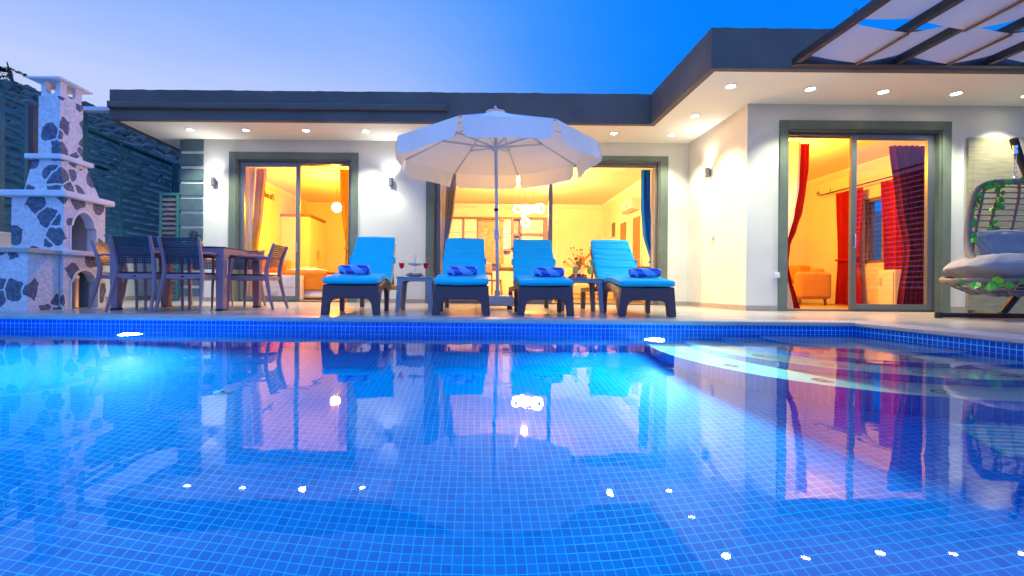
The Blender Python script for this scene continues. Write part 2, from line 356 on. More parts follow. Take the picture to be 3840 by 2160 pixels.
M['seat'] = mat('dark resin seat', (.03, .03, .045), .45)
M['wicker'] = weave('dark resin wicker', (.13, .075, .09), (.165, .095, .10), .035, .011)
M['cushion'] = mat('turquoise blue cushion', (.0, .60, .76), .85, bump=.55, bs=5, stretch=(1.2, 6, 6), dist=.02, var=.06, vs=3)
M['towel'] = towelmat('patterned towel')
M['restable'] = mat('grey resin table', (.36, .35, .38), .5, bump=.15, bs=200)
M['canvas'] = cloth('cream parasol canvas', (.90, .87, .78), .16, bump=.25, bs=5, stretch=(1, 1, .6))
M['parasolmetal'] = mat('white painted metal', (.62, .64, .68), .4)
M['pergola'] = mat('anthracite pergola steel', (.028, .033, .045), .45, metal=.2)
M['sail'] = cloth('beige shade fabric', (.66, .56, .50), .40, bump=.15, bs=3)
M['chrome'] = mat('chrome', (.7, .72, .75), .18, metal=1)
M['darkmetal'] = mat('dark powder coated steel', (.03, .035, .035), .45, metal=.3)
M['rattan'] = mat('brown rattan cord', (.22, .16, .13), .7, var=.25, vs=40, bump=.9, bs=90, stretch=(1, 1, 3))
M['rattanslat'] = mat('grey brown rattan', (.24, .21, .22), .6, var=.15, vs=30, bump=.3, bs=60)
M['greycushion'] = mat('grey cotton cushion', (.27, .265, .285), .95, bump=1.0, bs=6, dist=.03, var=.04, sheen=.2)
M['leaf'] = mat('plastic ivy', (.08, .40, .03), .45, var=.35, vs=12)
M['plaster'] = mat('lamp body', (.30, .29, .28), .35, metal=.6)
M['bulb'] = emat('warm led lens', (1, .93, .72), 45)
M['led'] = emat('white led', (1, .97, .92), 40)
M['pool_led'] = emat('pool led', (.75, .92, 1), 60)
M['hill'] = mat('dry hillside scrub', (.10, .105, .10), .95, c2=(.24, .21, .20), vs=.35, bump=.8, bs=1.5, dist=.5)
M['bush'] = mat('hillside bush', (.085, .095, .075), .9, var=.5, vs=.5)
M['bark'] = mat('bark', (.06, .045, .04), .9)
M['needle'] = mat('pine needles', (.03, .035, .025), .9, var=.4, vs=2)
M['cladding'] = tile('stone wall tile', (.36, .31, .185), (.42, .36, .23), (.30, .27, .18), 1.2, .6, .003, rough=.35, bump=.1, veins=.35)
M['ground'] = mat('ground', (.16, .13, .10), .95, var=.3, vs=.5)
M['plastic'] = mat('white plastic', (.75, .74, .70), .4)
M['cream'] = mat('cream lacquer', (.74, .68, .56), .3)
M['woodtrim'] = mat('brown wood trim', (.20, .12, .05), .5, var=.15)
M['orangecloth'] = cloth('orange curtain', (.62, .40, .03), .25, bump=.2, bs=20, stretch=(3, 3, .3))
M['bedcover'] = mat('orange bed cover', (.62, .20, .01), .9, bump=.5, bs=5, dist=.02)
M['sheer'] = cloth('white sheer', (.74, .72, .68), .45, bump=.2, bs=20, stretch=(3, 3, .2))
M['redcloth'] = cloth('red curtain', (.34, .012, .01), .25, bump=.2, bs=20, stretch=(3, 3, .2))
M['maroon'] = cloth('dark red curtain', (.14, .008, .010), .12, bump=.2, bs=20, stretch=(3, 3, .2))
M['greycloth'] = cloth('grey curtain', (.20, .17, .15), .2, bump=.2, bs=20, stretch=(3, 3, .2))
M['bluecloth'] = cloth('blue curtain', (.01, .16, .62), .2, bump=.2, bs=20, stretch=(3, 3, .2))
M['sofa'] = mat('mustard velvet', (.46, .23, .05), .8, var=.08, vs=10, sheen=.3)
M['sofacush'] = mat('ochre cushion', (.36, .16, .02), .85, bump=.6, bs=7, dist=.02)
M['bedwhite'] = mat('white linen', (.78, .76, .74), .9, bump=.5, bs=6, dist=.02)
M['peach'] = mat('peach upholstery', (.72, .45, .26), .9)
M['winered'] = cloth('red wine', (.80, .0, .02), .75, bump=0)
M['lemon'] = cloth('lemonade', (.72, .72, .14), .65, bump=0)
M['thinglass'] = glassmat('drinking glass', 1.35)
M['porcelain'] = mat('white porcelain', (.72, .72, .74), .2)
M['biscuit'] = mat('biscuits', (.42, .22, .05), .8, var=.5, vs=90)
M['cherry'] = mat('red fruit', (.55, .01, .01), .25)
M['darkfruit'] = mat('dark fruit', (.12, .01, .012), .3)
M['lime'] = mat('lime slice', (.25, .36, .03), .4)
M['yellowpot'] = mat('yellow basket pot', (.55, .33, .03), .8, bump=.8, bs=70)
M['dryplant'] = mat('dry plant', (.16, .17, .09), .9)
M['orangeflower'] = mat('orange flowers', (.75, .17, .01), .7, var=.3, vs=20)
M['olive'] = mat('olive leaves', (.14, .14, .02), .7)
M['bin'] = mat('brushed steel bin', (.35, .37, .42), .35, metal=.8)
M['black'] = mat('black', (.01, .01, .012), .4)
M['blind'] = mat('patterned roman blind', (.60, .42, .14), .9, c2=(.34, .20, .04), vs=17)
M['lamp_warm'] = emat('warm lamp glass', WARM, 1500)
M['ring_led'] = emat('chandelier ring', WARM2, 760)
M['tableglass'] = mat('dark glass table top', (.02, .022, .03), .08)

# ================================================================== POOL, DECK, GROUND
PX0, PX1, PY0, PY1 = -5.4, 3.66, -.15, 4.40      # pool plan
ZW, ZF = -.12, -1.36                              # water level, floor
DX0, DX1, DY0 = -6.6, 12.0, -5.5
gr = MB().add([(-400, -300, -.30), (DX0-.2, -300, -.30), (DX0-.2, 600, -.30), (-400, 600, -.30)], [(0, 1, 2, 3)])
gr.add([(DX1, -300, -.30), (400, -300, -.30), (400, 600, -.30), (DX1, 600, -.30)], [(0, 1, 2, 3)])
gr.add([(DX0-.2, -300, -.30), (DX1, -300, -.30), (DX1, DY0, -.30), (DX0-.2, DY0, -.30)], [(0, 1, 2, 3)])
gr.add([(DX0-.2, 14.4, -.30), (DX1, 14.4, -.30), (DX1, 600, -.30), (DX0-.2, 600, -.30)], [(0, 1, 2, 3)])
struct(gr.build('ground', M['ground']))
cw = .30
dk = MB()
dk.box((DX0, PY1+cw, -.32), (DX1, 14.4, 0)); dk.box((PX1+cw, DY0, -.32), (DX1, PY1+cw, 0))
dk.box((DX0, DY0, -.32), (PX0-cw, PY1+cw, 0)); dk.box((PX0-cw, DY0, -.32), (PX1+cw, PY0-cw, 0))
struct(dk.build('deck', M['deck']))
cp = MB(); ov = .02
cp.box((PX0-cw, PY1-ov, -.036), (PX1+cw, PY1+cw, 0)); cp.box((PX1-ov, PY0-cw, -.036), (PX1+cw, PY1-ov, 0))
cp.box((PX0-cw, PY0-cw, -.036), (PX0+ov, PY1-ov, 0)); cp.box((PX0+ov, PY0-cw, -.036), (PX1-ov, PY0+ov, 0))
struct(cp.build('pool_coping', M['coping'], bevel=.006))
pb = MB()
pb.add([(PX0, PY0, ZF), (PX1, PY0, ZF), (PX1, PY1, ZF), (PX0, PY1, ZF)], [(0, 1, 2, 3)])
struct(pb.build('pool_floor', M['mosaic'])); pb = MB()
for a, b in (((PX0, PY1), (PX1, PY1)), ((PX1, PY1), (PX1, PY0)), ((PX1, PY0), (PX0, PY0)), ((PX0, PY0), (PX0, PY1))):
    pb.add([(a[0], a[1], ZF), (b[0], b[1], ZF), (b[0], b[1], -.036), (a[0], a[1], -.036)], [(0, 1, 2, 3)])
struct(pb.build('pool_wall', M['wallmosaic'], merge=True))
wt = MB().add([(PX0, PY0, ZW), (PX1, PY0, ZW), (PX1, PY1, ZW), (PX0, PY1, ZW)], [(0, 1, 2, 3)])
struct(wt.build('water', watermat()))
# curved corner steps
cx, cy = 3.36, 4.02
def step_poly(r, off=0):
    pts = []
    a0 = math.asin(min(1, (PY1-cy)/r)); a1 = math.acos(min(1, (PX1-cx)/r))
    for k in range(41):
        a = (pi-a0)+(pi+a0+(pi/2-a0)+ (pi/2-a1) + 0 - (pi-a0) + 0)*k/40 if False else (pi-a0)+((2*pi-a1)-(pi-a0))*k/40
        pts.append((cx+(r-off)*cos(a), cy+(r-off)*sin(a)))
    return pts
st = MB(); tr = MB(); rg = MB()
uvr = []
for i, (r, d) in enumerate(((1.74, .82), (1.40, .59), (1.06, .38), (.72, .17))):
    z1 = ZW-d; z0 = ZF if i == 0 else ZW-(.82, .59, .38, .17)[i-1]
    p = step_poly(r); o = len(st.v)
    for q in p: st.v += [(q[0], q[1], z0), (q[0], q[1], z1)]
    st.f += [(o+2*k, o+2*k+2, o+2*k+3, o+2*k+1) for k in range(len(p)-1)]
    L = 0
    for k, q in enumerate(p):
        if k: L += math.dist(p[k-1], q)
        uvr += [(L, z0), (L, z1)]
    tp = [(PX1-.001, PY1-.001)]+p
    tr.add([(q[0], q[1], z1) for q in tp], [tuple(range(len(tp)))])
    for k in (6, 13, 20, 27, 34):
        a, b = p[k]; dx, dy = cx-a, cy-b; l = sqrt(dx*dx+dy*dy)
        rg.torus((a+dx/l*.13, b+dy/l*.13, z1+.003), .035, .008, seg=18, ss=5)
so_ = st.build('pool_steps', M['mosaic'], uv=False, smooth=60)
l = so_.data.uv_layers.new(name='UVMap')
for lp in so_.data.loops: l.data[lp.index].uv = uvr[lp.vertex_index]
struct(so_)
t_ = tr.build('tread', M['tread'], so_); rg.build('tread_mosaic_ring', mat('ring mosaic', (.06, .10, .14), .4), so_)
# pale grated drain cover on the pool floor, right
dg = thing('drain_grate', 'pale turquoise slatted drain grate lying on the pool floor at the right', 'drain', (2.74, 2.14, ZF), -.3)
g = MB(); g.box((-.30, -.19, .002), (.30, .19, .012)); g.build('plate', mat('grate plate', (.12, .50, .62), .5), dg)
g = MB()
for k in range(8): g.box((-.29, -.18+k*.046, .013), (.29, -.155+k*.046, .024))
g.build('slat', mat('grate slat', (.35, .72, .75), .5), dg)
rd = thing('floor_inlet', 'round pale inlet cover on the pool floor, left of centre', 'pool inlet', (-1.66, 3.0, ZF))
MB().lathe([(.055, .001), (.055, .004), (.045, .007), (.0, .008)]).build('cover', mat('pale blue inlet plastic', (.06, .26, .50), .4), rd, smooth=1)
MB().lathe([(.012, .009), (.012, .012), (0, .012)], seg=12).build('screw', M['chrome'], rd)
def pool_light(x, label, e, turn=0):
    t = thing('pool_light', label, 'pool light', (x, PY1, ZW-.50), 0, 'underwater lights on the far pool wall')
    MB().lathe([(.13, -.002), (.13, -.02), (.10, -.03), (.095, -.012)], seg=28, ax='y').build('rim', M['chrome'], t, smooth=1)
    MB().lathe([(.095, -.014), (.09, -.035), (.06, -.055), (.0, -.062)], seg=28, ax='y').build('lens', M['pool_led'], t, smooth=1)
    light('SPOT', 'pool_lamp', (0, -.10, 0), e, (.26, 1, .98), t, .06, 165, 1, (R(-78), 0, turn))
PLE = 900
pool_light(-3.30, 'bright underwater lamp in the far pool wall in front of the dining table', PLE)
pool_light(1.72, 'bright underwater lamp in the far pool wall beside the curved steps', PLE*.75, R(-22))

# ================================================================== HILLSIDE
def hill_h(x, y):
    az = x/max(y, 1)
    rid = .375 if az > -.82 else .375+(-.82-az)*.22
    if az > -.82: rid = max(.10, .375-(az+.82)*.30)
    u = min(1, max(0, (y-16)/44)); u = u*u*(3-2*u)*.55+u*.45
    h = rid*60*u + mnoise.noise(Vector((x*.06, y*.06, 0)))*1.6*u+mnoise.noise(Vector((x*.25, y*.25, 3)))*.5*u
    if y > 60: h -= (y-60)*.12
    return h-.4
hm = MB(); nx, ny = 110, 46
hm.grid(lambda u, v: (-190+230*u, 15+90*v, hill_h(-190+230*u, 15+90*v)), nx, ny)
struct(hm.build('hillside', M['hill'], smooth=80, uv=False))
hm2 = MB(); hm2.grid(lambda u, v: (22+110*u, 6+110*v, -.4+26*(u**.6)*(1-.2*v)+mnoise.noise(Vector((u*9, v*9, 1)))*3*u), 40, 40)
struct(hm2.build('hill', M['hill'], smooth=80, uv=False))
bb = MB(); rnd = random.Random(3)
ico = bmesh.new(); bmesh.ops.create_icosphere(ico, subdivisions=1, radius=1); iv = [v.co.copy() for v in ico.verts]; IF = [tuple(v.index for v in f.verts) for f in ico.faces]; ico.free()
for _ in range(1500):
    y = rnd.uniform(20, 66); x = y*rnd.uniform(-1.12, -.58); r = rnd.uniform(.35, 1.1); z = hill_h(x, y)
    for k in range(2):
        c = Vector((x+rnd.uniform(-r, r)*.7, y+rnd.uniform(-r, r)*.7, z+r*.25))
        bb.add([c+Vector((q.x*r*rnd.uniform(.6, 1.3), q.y*r, q.z*r*rnd.uniform(.4, 1.0))) for q in iv], IF)
o = bb.build('hillside_scrub', M['bush'], uv=False); tag(o, 'dark scrub bushes covering the hillside behind the louvred fence', 'scrub', kind='stuff')
# pine on the ridge, top left
tx, ty = -57.9, 57.0; tz = hill_h(tx, ty)-1.3
pt = thing('pine_tree', 'wind-shaped pine silhouetted on the hill ridge at the far left', 'tree', (tx, ty, tz))
MB().tube([(0, 0, -.5), (-.1, 0, 1.5), (-.5, 0, 2.8), (-.8, 0, 4.2)], [.2, .16, .11, .04], 8).build('trunk', M['bark'], pt, smooth=1)
cr_ = MB(); rr = random.Random(5)
for k in range(20):
    z = rr.uniform(1.2, 4.3); a = rr.uniform(0, 2*pi); L = rr.uniform(1.0, 2.4)*(1.25-z/6)
    bx, by = -.3-z*.1, 0
    for s in range(64):
        u = rr.random()**.6; p = Vector((bx+cos(a)*L*u*1.2, by+sin(a)*L*u, z-.35*u+rr.gauss(0, .07)))
        d = Vector((rr.gauss(0, 1), rr.gauss(0, 1), rr.gauss(0, .4))).normalized()*rr.uniform(.12, .30); e = d.cross(Vector((0, 0, 1))).normalized()*.06
        cr_.add([p-d, p+e, p+d, p-e], [(0, 1, 2, 3)])
cr_.build('crown', M['needle'], pt, uv=False)
pt.scale = (1.35, 1.35, 1.15)

# ================================================================== HOUSE
YB, YF, XS, XL = 8.45, 6.62, 3.93, -5.49     # back wall, right room wall, side wall, left end
ZS, ZT = 3.01, 3.50                            # soffit, fascia top
house = thing('house', 'white single-storey villa with dark flat-roof fascia and lit glass doors behind the pool', 'house')
w = MB()
def wall_y(y0, y1, xs, z1=ZS):   # xs: list of (x0,x1,zbottom)
    for a, b, z0 in xs: w.box((a, y0, z0), (b, y1, z1))
wall_y(YB, YB+.24, [(XL, -4.46, 0), (-4.46, -2.33, 2.64), (-2.33, -.79, 0), (-.79, 3.40, 2.66), (3.40, XS, 0)])
wall_y(YF, YF+.24, [(XS, 4.51, 0), (4.51, 6.75, 2.645), (6.75, 11.5, 0)])
w.box((XS, YF+.24, 0), (XS+.20, 14.30, ZS))                       # side wall / living room right wall
w.box((XL, YB+.24, 0), (XL+.22, 14.06, ZS))                        # left end wall
w.box((XL, 14.06, 0), (XS, 14.30, ZS))                             # back of bedroom and living room
w.box((-1.75, YB+.24, 0), (-1.60, 14.06, ZS))                      # partition
w.box((XS+.20, 10.79, 0), (8.10, 11.0, ZS))                        # back of right room
w.box((7.86, YF+.24, 0), (8.10, 8.45, ZS)); w.box((7.86, 9.25, 0), (8.10, 10.79, ZS))
w.box((7.86, 8.45, 0), (8.10, 9.25, .85)); w.box((7.86, 8.45, 2.15), (8.10, 9.25, ZS))
w.build('wall', M['stucco'], house)
c_ = MB(); c_.box((XL+.22, YB+.24, 2.86), (-1.75, 14.06, 2.90)); c_.box((-1.60, YB+.24, 2.86), (XS, 14.06, 2.90)); c_.box((XS+.20, YF+.24, 2.86), (7.86, 10.79, 2.90))
c_.build('room_ceiling', M['room'], house)
f_ = MB(); f_.box((XL+.22, YB+.24, .002), (-1.75, 14.06, .012)); f_.box((-1.60, YB+.24, .002), (XS, 14.06, .012)); f_.box((XS+.20, YF+.24, .002), (7.86, 10.79, .012))
f_.build('room_floor', M['floorwood'], house)
cn = MB()
for x0, x1, y in ((XL+.22, -1.75, 14.06), (-1.60, XS, 14.06), (XS+.2, 7.86, 10.79)):
    cn.prism([(y, 2.859), (y-.10, 2.859), (y-.10, 2.84), (y-.03, 2.77), (y-.001, 2.75)], 'x', x0, x1)
for x, s, y0, y1 in ((XS, -1, YB+.24, 14.0), (7.86, -1, YF+.24, 10.7), (XL+.22, 1, YB+.24, 14.0)):
    cn.prism([(x, 2.859), (x+s*.10, 2.859), (x+s*.10, 2.84), (x+s*.03, 2.77), (x+s*.001, 2.75)], 'y', y0, y1)
cn.build('cornice', M['room'], house)
# soffit + roof slab (L shaped)
EX0, EY0, EX1, EY1, EXR = -6.04, 7.47, 2.85, 5.555, 12.0
sf = MB().prism([(EX0+.09, EY0+.09), (EX1+.09, EY0+.09), (EX1+.09, EY1+.09), (EXR, EY1+.09), (EXR, 14.9), (EX0+.09, 14.9)], 'z', ZS, ZS+.06)
sf.build('soffit', M['soffit'], house)
rf = MB().prism([(EX0+.09, EY0+.09), (EX1+.09, EY0+.09), (EX1+.09, EY1+.09), (EXR, EY1+.09), (EXR, 14.9), (EX0+.09, 14.9)], 'z', ZS+.07, ZT-.12)
rf.build('roof', M['fascia'], house)
fa = MB()
def fascia_run(p, q, nrm):   # panel with a slightly uneven mortar edge on top
    p, q, nrm = Vector(p), Vector(q), Vector(nrm); L = (q-p).length; n = max(2, int(L/.09)); d = (q-p)/n
    vs = []; rn = random.Random(int(L*100))
    for k in range(n+1):
        z = ZT+rn.gauss(0, .0022)+(.006 if rn.random() < .08 else 0)
        b = p+d*k; i = b-nrm*.085
        vs += [(b.x, b.y, ZS-.004), (b.x, b.y, z), (i.x, i.y, z), (i.x, i.y, ZS-.004)]
    fs = [(0, 1, 2, 3), (4*n+3, 4*n+2, 4*n+1, 4*n)]
    for k in range(n):
        for e in range(4): fs.append((4*k+e, 4*k+4+e, 4*k+4+(e+1) % 4, 4*k+(e+1) % 4))
    fa.add(vs, fs)
fascia_run((EX0+.087, EY0), (EX1, EY0), (0, -1)) ; fascia_run((EX1, EY0+.087), (EX1, EY1+.087), (-1, 0)); fascia_run((EX1, EY1), (EXR, EY1), (0, -1)); fascia_run((EX0, 14.9), (EX0, EY0), (-1, 0))
fa.build('fascia', M['fascia'], house)
# corner quoin with white joints
q = MB(); z = ZS
hts = [.07]+[.245]*11
zt = 2.99
for k in range(12):
    hh = .205 if k == 0 else .225
    zb = max(.09, zt-hh)
    q.box((XL-.015, YB-.022, zb), (XL+.42, YB+.0, zt)); q.box((XL-.022, YB-.015, zb), (XL+.0, YB+.42, zt))
    zt = zb-.052
    if zt < .12: break
q.build('corner_quoin', M['quoin'], house, bevel=.006)
for a, b in (((XL, YB-.014, 0), (-4.592, YB-.001, .075)), ((-2.2, YB-.014, 0), (-.937, YB-.001, .075)), ((3.543, YB-.014, 0), (XS-.014, YB-.001, .075)),
             ((XS-.014, YF-.014, 0), (XS-.001, YB-.014, .075)), ((XS-.001, YF-.014, 0), (4.39, YF-.001, .075)), ((6.876, YF-.014, 0), (7.12, YF-.001, .085))):
    MB().box(a, b).build('skirting', M['skirt'], house)
pn = MB().box((7.12, YF-.03, 0), (9.6, YF-.002, 2.54)); pn.build('stone_cladding', M['cladding'], house)

def sliding_door(name, x0, x1, ztop, y, xi0, xi1, zi, sashes, open_side, mull=None):
    """trim, frame and one glazed leaf; sashes: list of (xa,xb,dy) leaves"""
    d = bpy.data.objects.new(name, None); COL.objects.link(d); d.parent = house
    t = MB(); yt = y-.03
    t.box((x0, yt, 0), (xi0, y-.001, ztop)); t.box((xi1, yt, 0), (x1, y-.001, ztop)); t.box((xi0, yt, zi), (xi1, y-.001, ztop))
    t.box((xi0-.003, y-.001, 0), (xi0+.02, y+.10, zi)); t.box((xi1-.02, y-.001, 0), (xi1+.003, y+.10, zi)); t.box((xi0+.02, y-.001, zi-.02), (xi1-.02, y+.10, zi+.003))
    t.build('door_surround', M['trim'], d, bevel=.004)
    f = MB(); a, b = xi0+.021, xi1-.021; zt = zi-.021; fw = .045
    for k in range(2):
        y0 = y+.06+k*.06
        f.box((a, y0, .004), (a+fw-k*.012, y0+.045, zt)); f.box((b-fw+k*.012, y0, .004), (b, y0+.045, zt)); f.box((a+fw-k*.012, y0, zt-fw-k*.01), (b-fw+k*.012, y0+.045, zt)); f.box((a+fw, y0, .004), (b-fw, y0+.045, .028))
    f.build('door_frame', M['alu'], d, bevel=.003)
    for xa, xb, k in sashes:
        y0 = y+.045+k*.06; s = MB(); sw = .075; z0, z1 = .03, zt-.03
        s.box((xa, y0, z0), (xa+sw, y0+.05, z1)); s.box((xb-sw, y0, z0), (xb, y0+.05, z1)); s.box((xa+sw, y0, z0), (xb-sw, y0+.05, z0+.08)); s.box((xa+sw, y0, z1-.07), (xb-sw, y0+.05, z1))
        so = s.build('sash', M['alu'], d, bevel=.003)
        MB().box((xa+sw, y0+.02, z0+.08), (xb-sw, y0+.028, z1-.07)).build('glass', M['glass'], so)
        hx = xb-.04 if open_side == 'right' else xa+.04
        h = MB(); h.tube([(hx, y0-.0, .93), (hx, y0-.03, .95), (hx, y0-.03, 1.12), (hx, y0, 1.14)], .008, 8); h.build('handle', M['chrome'], so, smooth=1)
    return d
sliding_door('sliding_door', -4.592, -2.20, 2.775, YB, -4.46, -2.33, 2.645, [(-4.41, -3.30, 0)], 'right')
sliding_door('sliding_door', -.937, 3.543, 2.76, YB, -.79, 3.40, 2.665, [(-.745, 1.42, 0)], 'right')
sliding_door('sliding_door', 4.39, 6.876, 2.77, YF, 4.51, 6.75, 2.645, [(5.49, 6.68, 0)], 'left')

# window in the side wall of the right-hand room
wn_ = MB()
for a, b, c, d in ((8.45, 8.51, .85, 2.15), (9.19, 9.25, .85, 2.15), (8.51, 9.19, .85, .91), (8.51, 9.19, 2.09, 2.15), (8.82, 8.87, .91, 2.09)): wn_.box((7.90, a, c), (7.97, b, d))
wo = wn_.build('window', M['woodtrim'], house); MB().box((7.93, 8.51, .91), (7.938, 9.19, 2.09)).build('pane', M['glass'], wo)

# ---- awning cassette fixed under the fascia, and the pale beam between fence and eave
aw = thing('awning_cassette', 'long dark roller awning cassette fixed along the left fascia', 'awning', (0, EY0, 3.235))
MB().prism([(-.065, -.035), (-.05, -.05), (-.002, -.05), (-.002, .05), (-.045, .05), (-.065, .03)], 'x', -6.0, -.52).build('cassette', M['fascia'], aw, bevel=.006)
for xa in (-6.03, -.52): MB().box((xa, -.07, -.055), (xa+.03, -.002, .055)).build('end_cap', M['fascia'], aw, bevel=.004)
bm_ = thing('tie_beam', 'pale flat metal beam running from the fence to the left eave behind the chimney', 'beam', (0, 7.6, 3.215))
MB().box((-6.62, -.06, -.035), (-6.045, .06, .03)).build('bar', M['parasolmetal'], bm_, bevel=.004)
MB().box((-6.66, -.07, -3.215), (-6.56, .07, -.036)).build('post', M['louvre'], bm_)

# ---- soffit downlights
def downlight():
    t = thing('downlight', 'x', 'downlight', (0, 0, ZS), 0, 'recessed spotlights in the white soffit')
    MB().lathe([(.066, -.001), (.070, -.008), (.060, -.012), (.054, -.004)], seg=24).build('rim', M['plastic'], t, smooth=1)
    MB().lathe([(.053, -.003), (.04, -.010), (0, -.014)], seg=20).build('lens', M['bulb'], t)
    light('SPOT', 'downlight_lamp', (0, 0, -.03), SPOT_E, (.90, .95, .70), t, .03, 100, .7)
    return t
SPOT_E = 170
dls = [(-5.0, 7.93, 'small recessed downlight nearest the left end of the eave'), (-4.03, 7.93, 'recessed downlight above the left edge of the bedroom door'),
       (-2.98, 7.92, 'recessed downlight above the bedroom door opening'), (-1.94, 7.92, 'recessed downlight between bedroom door and parasol'),
       (2.38, 7.92, 'recessed downlight just right of the parasol canopy'), (3.41, 7.98, 'recessed downlight in the inner corner of the soffit'),
       (3.39, 7.09, 'recessed downlight above the sconce of the side wall'), (3.36, 6.04, 'recessed downlight near the outer soffit corner'),
       (4.46, 6.10, 'recessed downlight above the left edge of the red-curtained door'), (5.50, 6.17, 'recessed downlight above the middle of the red-curtained door'),
       (6.52, 6.20, 'recessed downlight above the right edge of the red-curtained door'), (7.54, 6.24, 'recessed downlight at the right edge of the picture')]
d0 = downlight()
for i, (x, y, lab) in enumerate(dls):
    t = d0 if i == 0 else copy_tree(d0); t.location = (x, y, ZS); t['label'] = lab
# ---- up/down wall sconces
def sconce(x, y, z, rz, lab):
    t = thing('wall_sconce', lab, 'wall lamp', (x, y, z), rz, 'up-and-down wall lamps')
    MB().box((-.03, -.012, -.05), (.03, 0, .05)).build('wall_plate', M['plaster'], t, bevel=.003)
    MB().lathe([(.034, -.075), (.04, -.075), (.04, .075), (.034, .075), (.034, -.075)], (0, -.055, 0), 20).build('body', M['plaster'], t, smooth=1)
    for zz in (.062, -.062): MB().lathe([(.033, zz), (0, zz*1.02)], (0, -.055, 0), 16).build('lens', M['led'], t)
    for s in (1, -1): light('SPOT', 'sconce_lamp', (0, -.075, s*.10), SCONCE_E, (.97, .98, 1), t, .03, 130, 1, (pi if s > 0 else 0, 0, 0))
SCONCE_E = 17
sconce(-4.862, YB-.001, 2.21, 0, 'up-and-down wall lamp between the striped corner and the bedroom door')
sconce(-1.584, YB-.001, 2.23, 0, 'up-and-down wall lamp half beside the parasol, between the two back doors')
sconce(XS-.001, 7.66, 2.27, -pi/2, 'up-and-down wall lamp on the short side wall')
def socket(x, y, z, rz, lab):
    t = thing('wall_socket', lab, 'socket', (x, y, z), rz, 'small white outdoor sockets')
    MB().box((-.04, -.03, -.04), (.04, 0, .04)).build('box', M['plastic'], t, bevel=.006)
    MB().box((-.034, -.042, -.034), (.034, -.031, .03)).build('lid', M['plastic'], t, bevel=.004)
socket(XS-.001, 7.55, 1.18, -pi/2, 'small white socket low on the short side wall below the sconce')
socket(4.36, YF-.001, .52, 0, 'white socket beside the left edge of the red-curtained door')
# === PART2

# ================================================================== FENCE AND LOW WALL ON THE LEFT
lw = thing('garden_wall', 'low white rendered wall carrying the louvred fence on the left', 'wall')
MB().box((-6.72, -5.4, -.3), (-6.52, 12.0, .985)).build('wall', M['stucco'], lw)
MB().box((-6.74, -5.4, .986), (-6.50, 12.0, 1.01)).build('wall_cap', M['white'], lw, bevel=.004)
MB().box((-6.519, 6.2, .001), (-6.505, 12.0, .08)).build('skirting', M['skirt'], lw)
def louvre_panel(name, label, y0, y1, z0, z1, stiles, group='louvred fence panels along the left boundary', x=-6.60, pitch=.118):
    t = thing(name, label, 'fence', (x, y0, 0), 0, group); L = y1-y0
    f = MB(); f.box((-.03, 0, z0), (.03, .05, z1)); f.box((-.03, L-.05, z0), (.03, L, z1)); f.box((-.03, .05, z0), (.03, L-.05, z0+.045)); f.box((-.03, .05, z1-.045), (.03, L-.05, z1))
    f.build('frame', M['louvre'], t, bevel=.003)
    for s in stiles: MB().box((-.032, s-y0-.03, z0+.046), (.034, s-y0+.03, z1-.046)).build('mullion', M['louvre'], t, bevel=.003)
    sl_ = MB(); z = z0+.05
    while z < z1-.11:
        sl_.prism([(.028, z), (.031, z+.006), (-.022, z+.082), (-.025, z+.076)], 'y', .051, L-.051); z += pitch
    sl_.build('slats', M['louvre'], t)
    return t
louvre_panel('louvre_fence', 'petrol blue louvred fence panel at the left picture edge, nearest the pool', 3.9, 6.66, 1.01, 2.93, [5.2, 6.30])
louvre_panel('louvre_fence', 'petrol blue louvred fence panel behind the stone barbecue chimney', 6.86, 9.86, 1.01, 2.95, [8.41])
louvre_panel('louvre_fence', 'petrol blue louvred fence panel beside the house corner, farthest along', 9.95, 11.9, 1.01, 2.98, [10.9])
for y, lab in ((6.76, 'weathered brown steel post between two louvred fence panels'), (9.905, 'blue steel post at the far end of the long louvred panel')):
    t = thing('fence_post', lab, 'post', (-6.60, y, 1.01))
    MB().box((-.05, -.045, 0), (.05, .045, 1.90)).build('shaft', M['brownpost'] if y < 8 else M['louvre'], t, bevel=.004)
    MB().box((-.055, -.05, 1.901), (.055, .05, 1.92)).build('cap', M['brownpost'] if y < 8 else M['louvre'], t)
# narrow louvred gate beside the house corner
gt_ = thing('louvre_gate', 'narrow dark louvred gate standing against the striped house corner', 'gate', (-5.86, 8.42, 0))
g = MB(); g.box((0, -.02, .03), (.05, .02, 2.0)); g.box((.31, -.02, .03), (.35, .02, 2.0)); g.box((.05, -.02, .03), (.31, .02, .08)); g.box((.05, -.02, 1.95), (.31, .02, 2.0))
g.build('frame', M['louvre'], gt_, bevel=.003)
g = MB(); z = .09
while z < 1.86: g.prism([(-.016, z), (-.012, z), (.016, z+.075), (.012, z+.075)], 'x', .051, .309); z += .088
g.build('slats', M['brownpost'], gt_)
# fence on the right boundary (seen only mirrored in the glass)
bf = louvre_panel('louvre_fence', 'dark louvred fence on the right-hand boundary, mirrored in the glass leaf of the right door', -5.0, 6.3, .0, 3.1, [-2, 1, 4], None, 9.7)

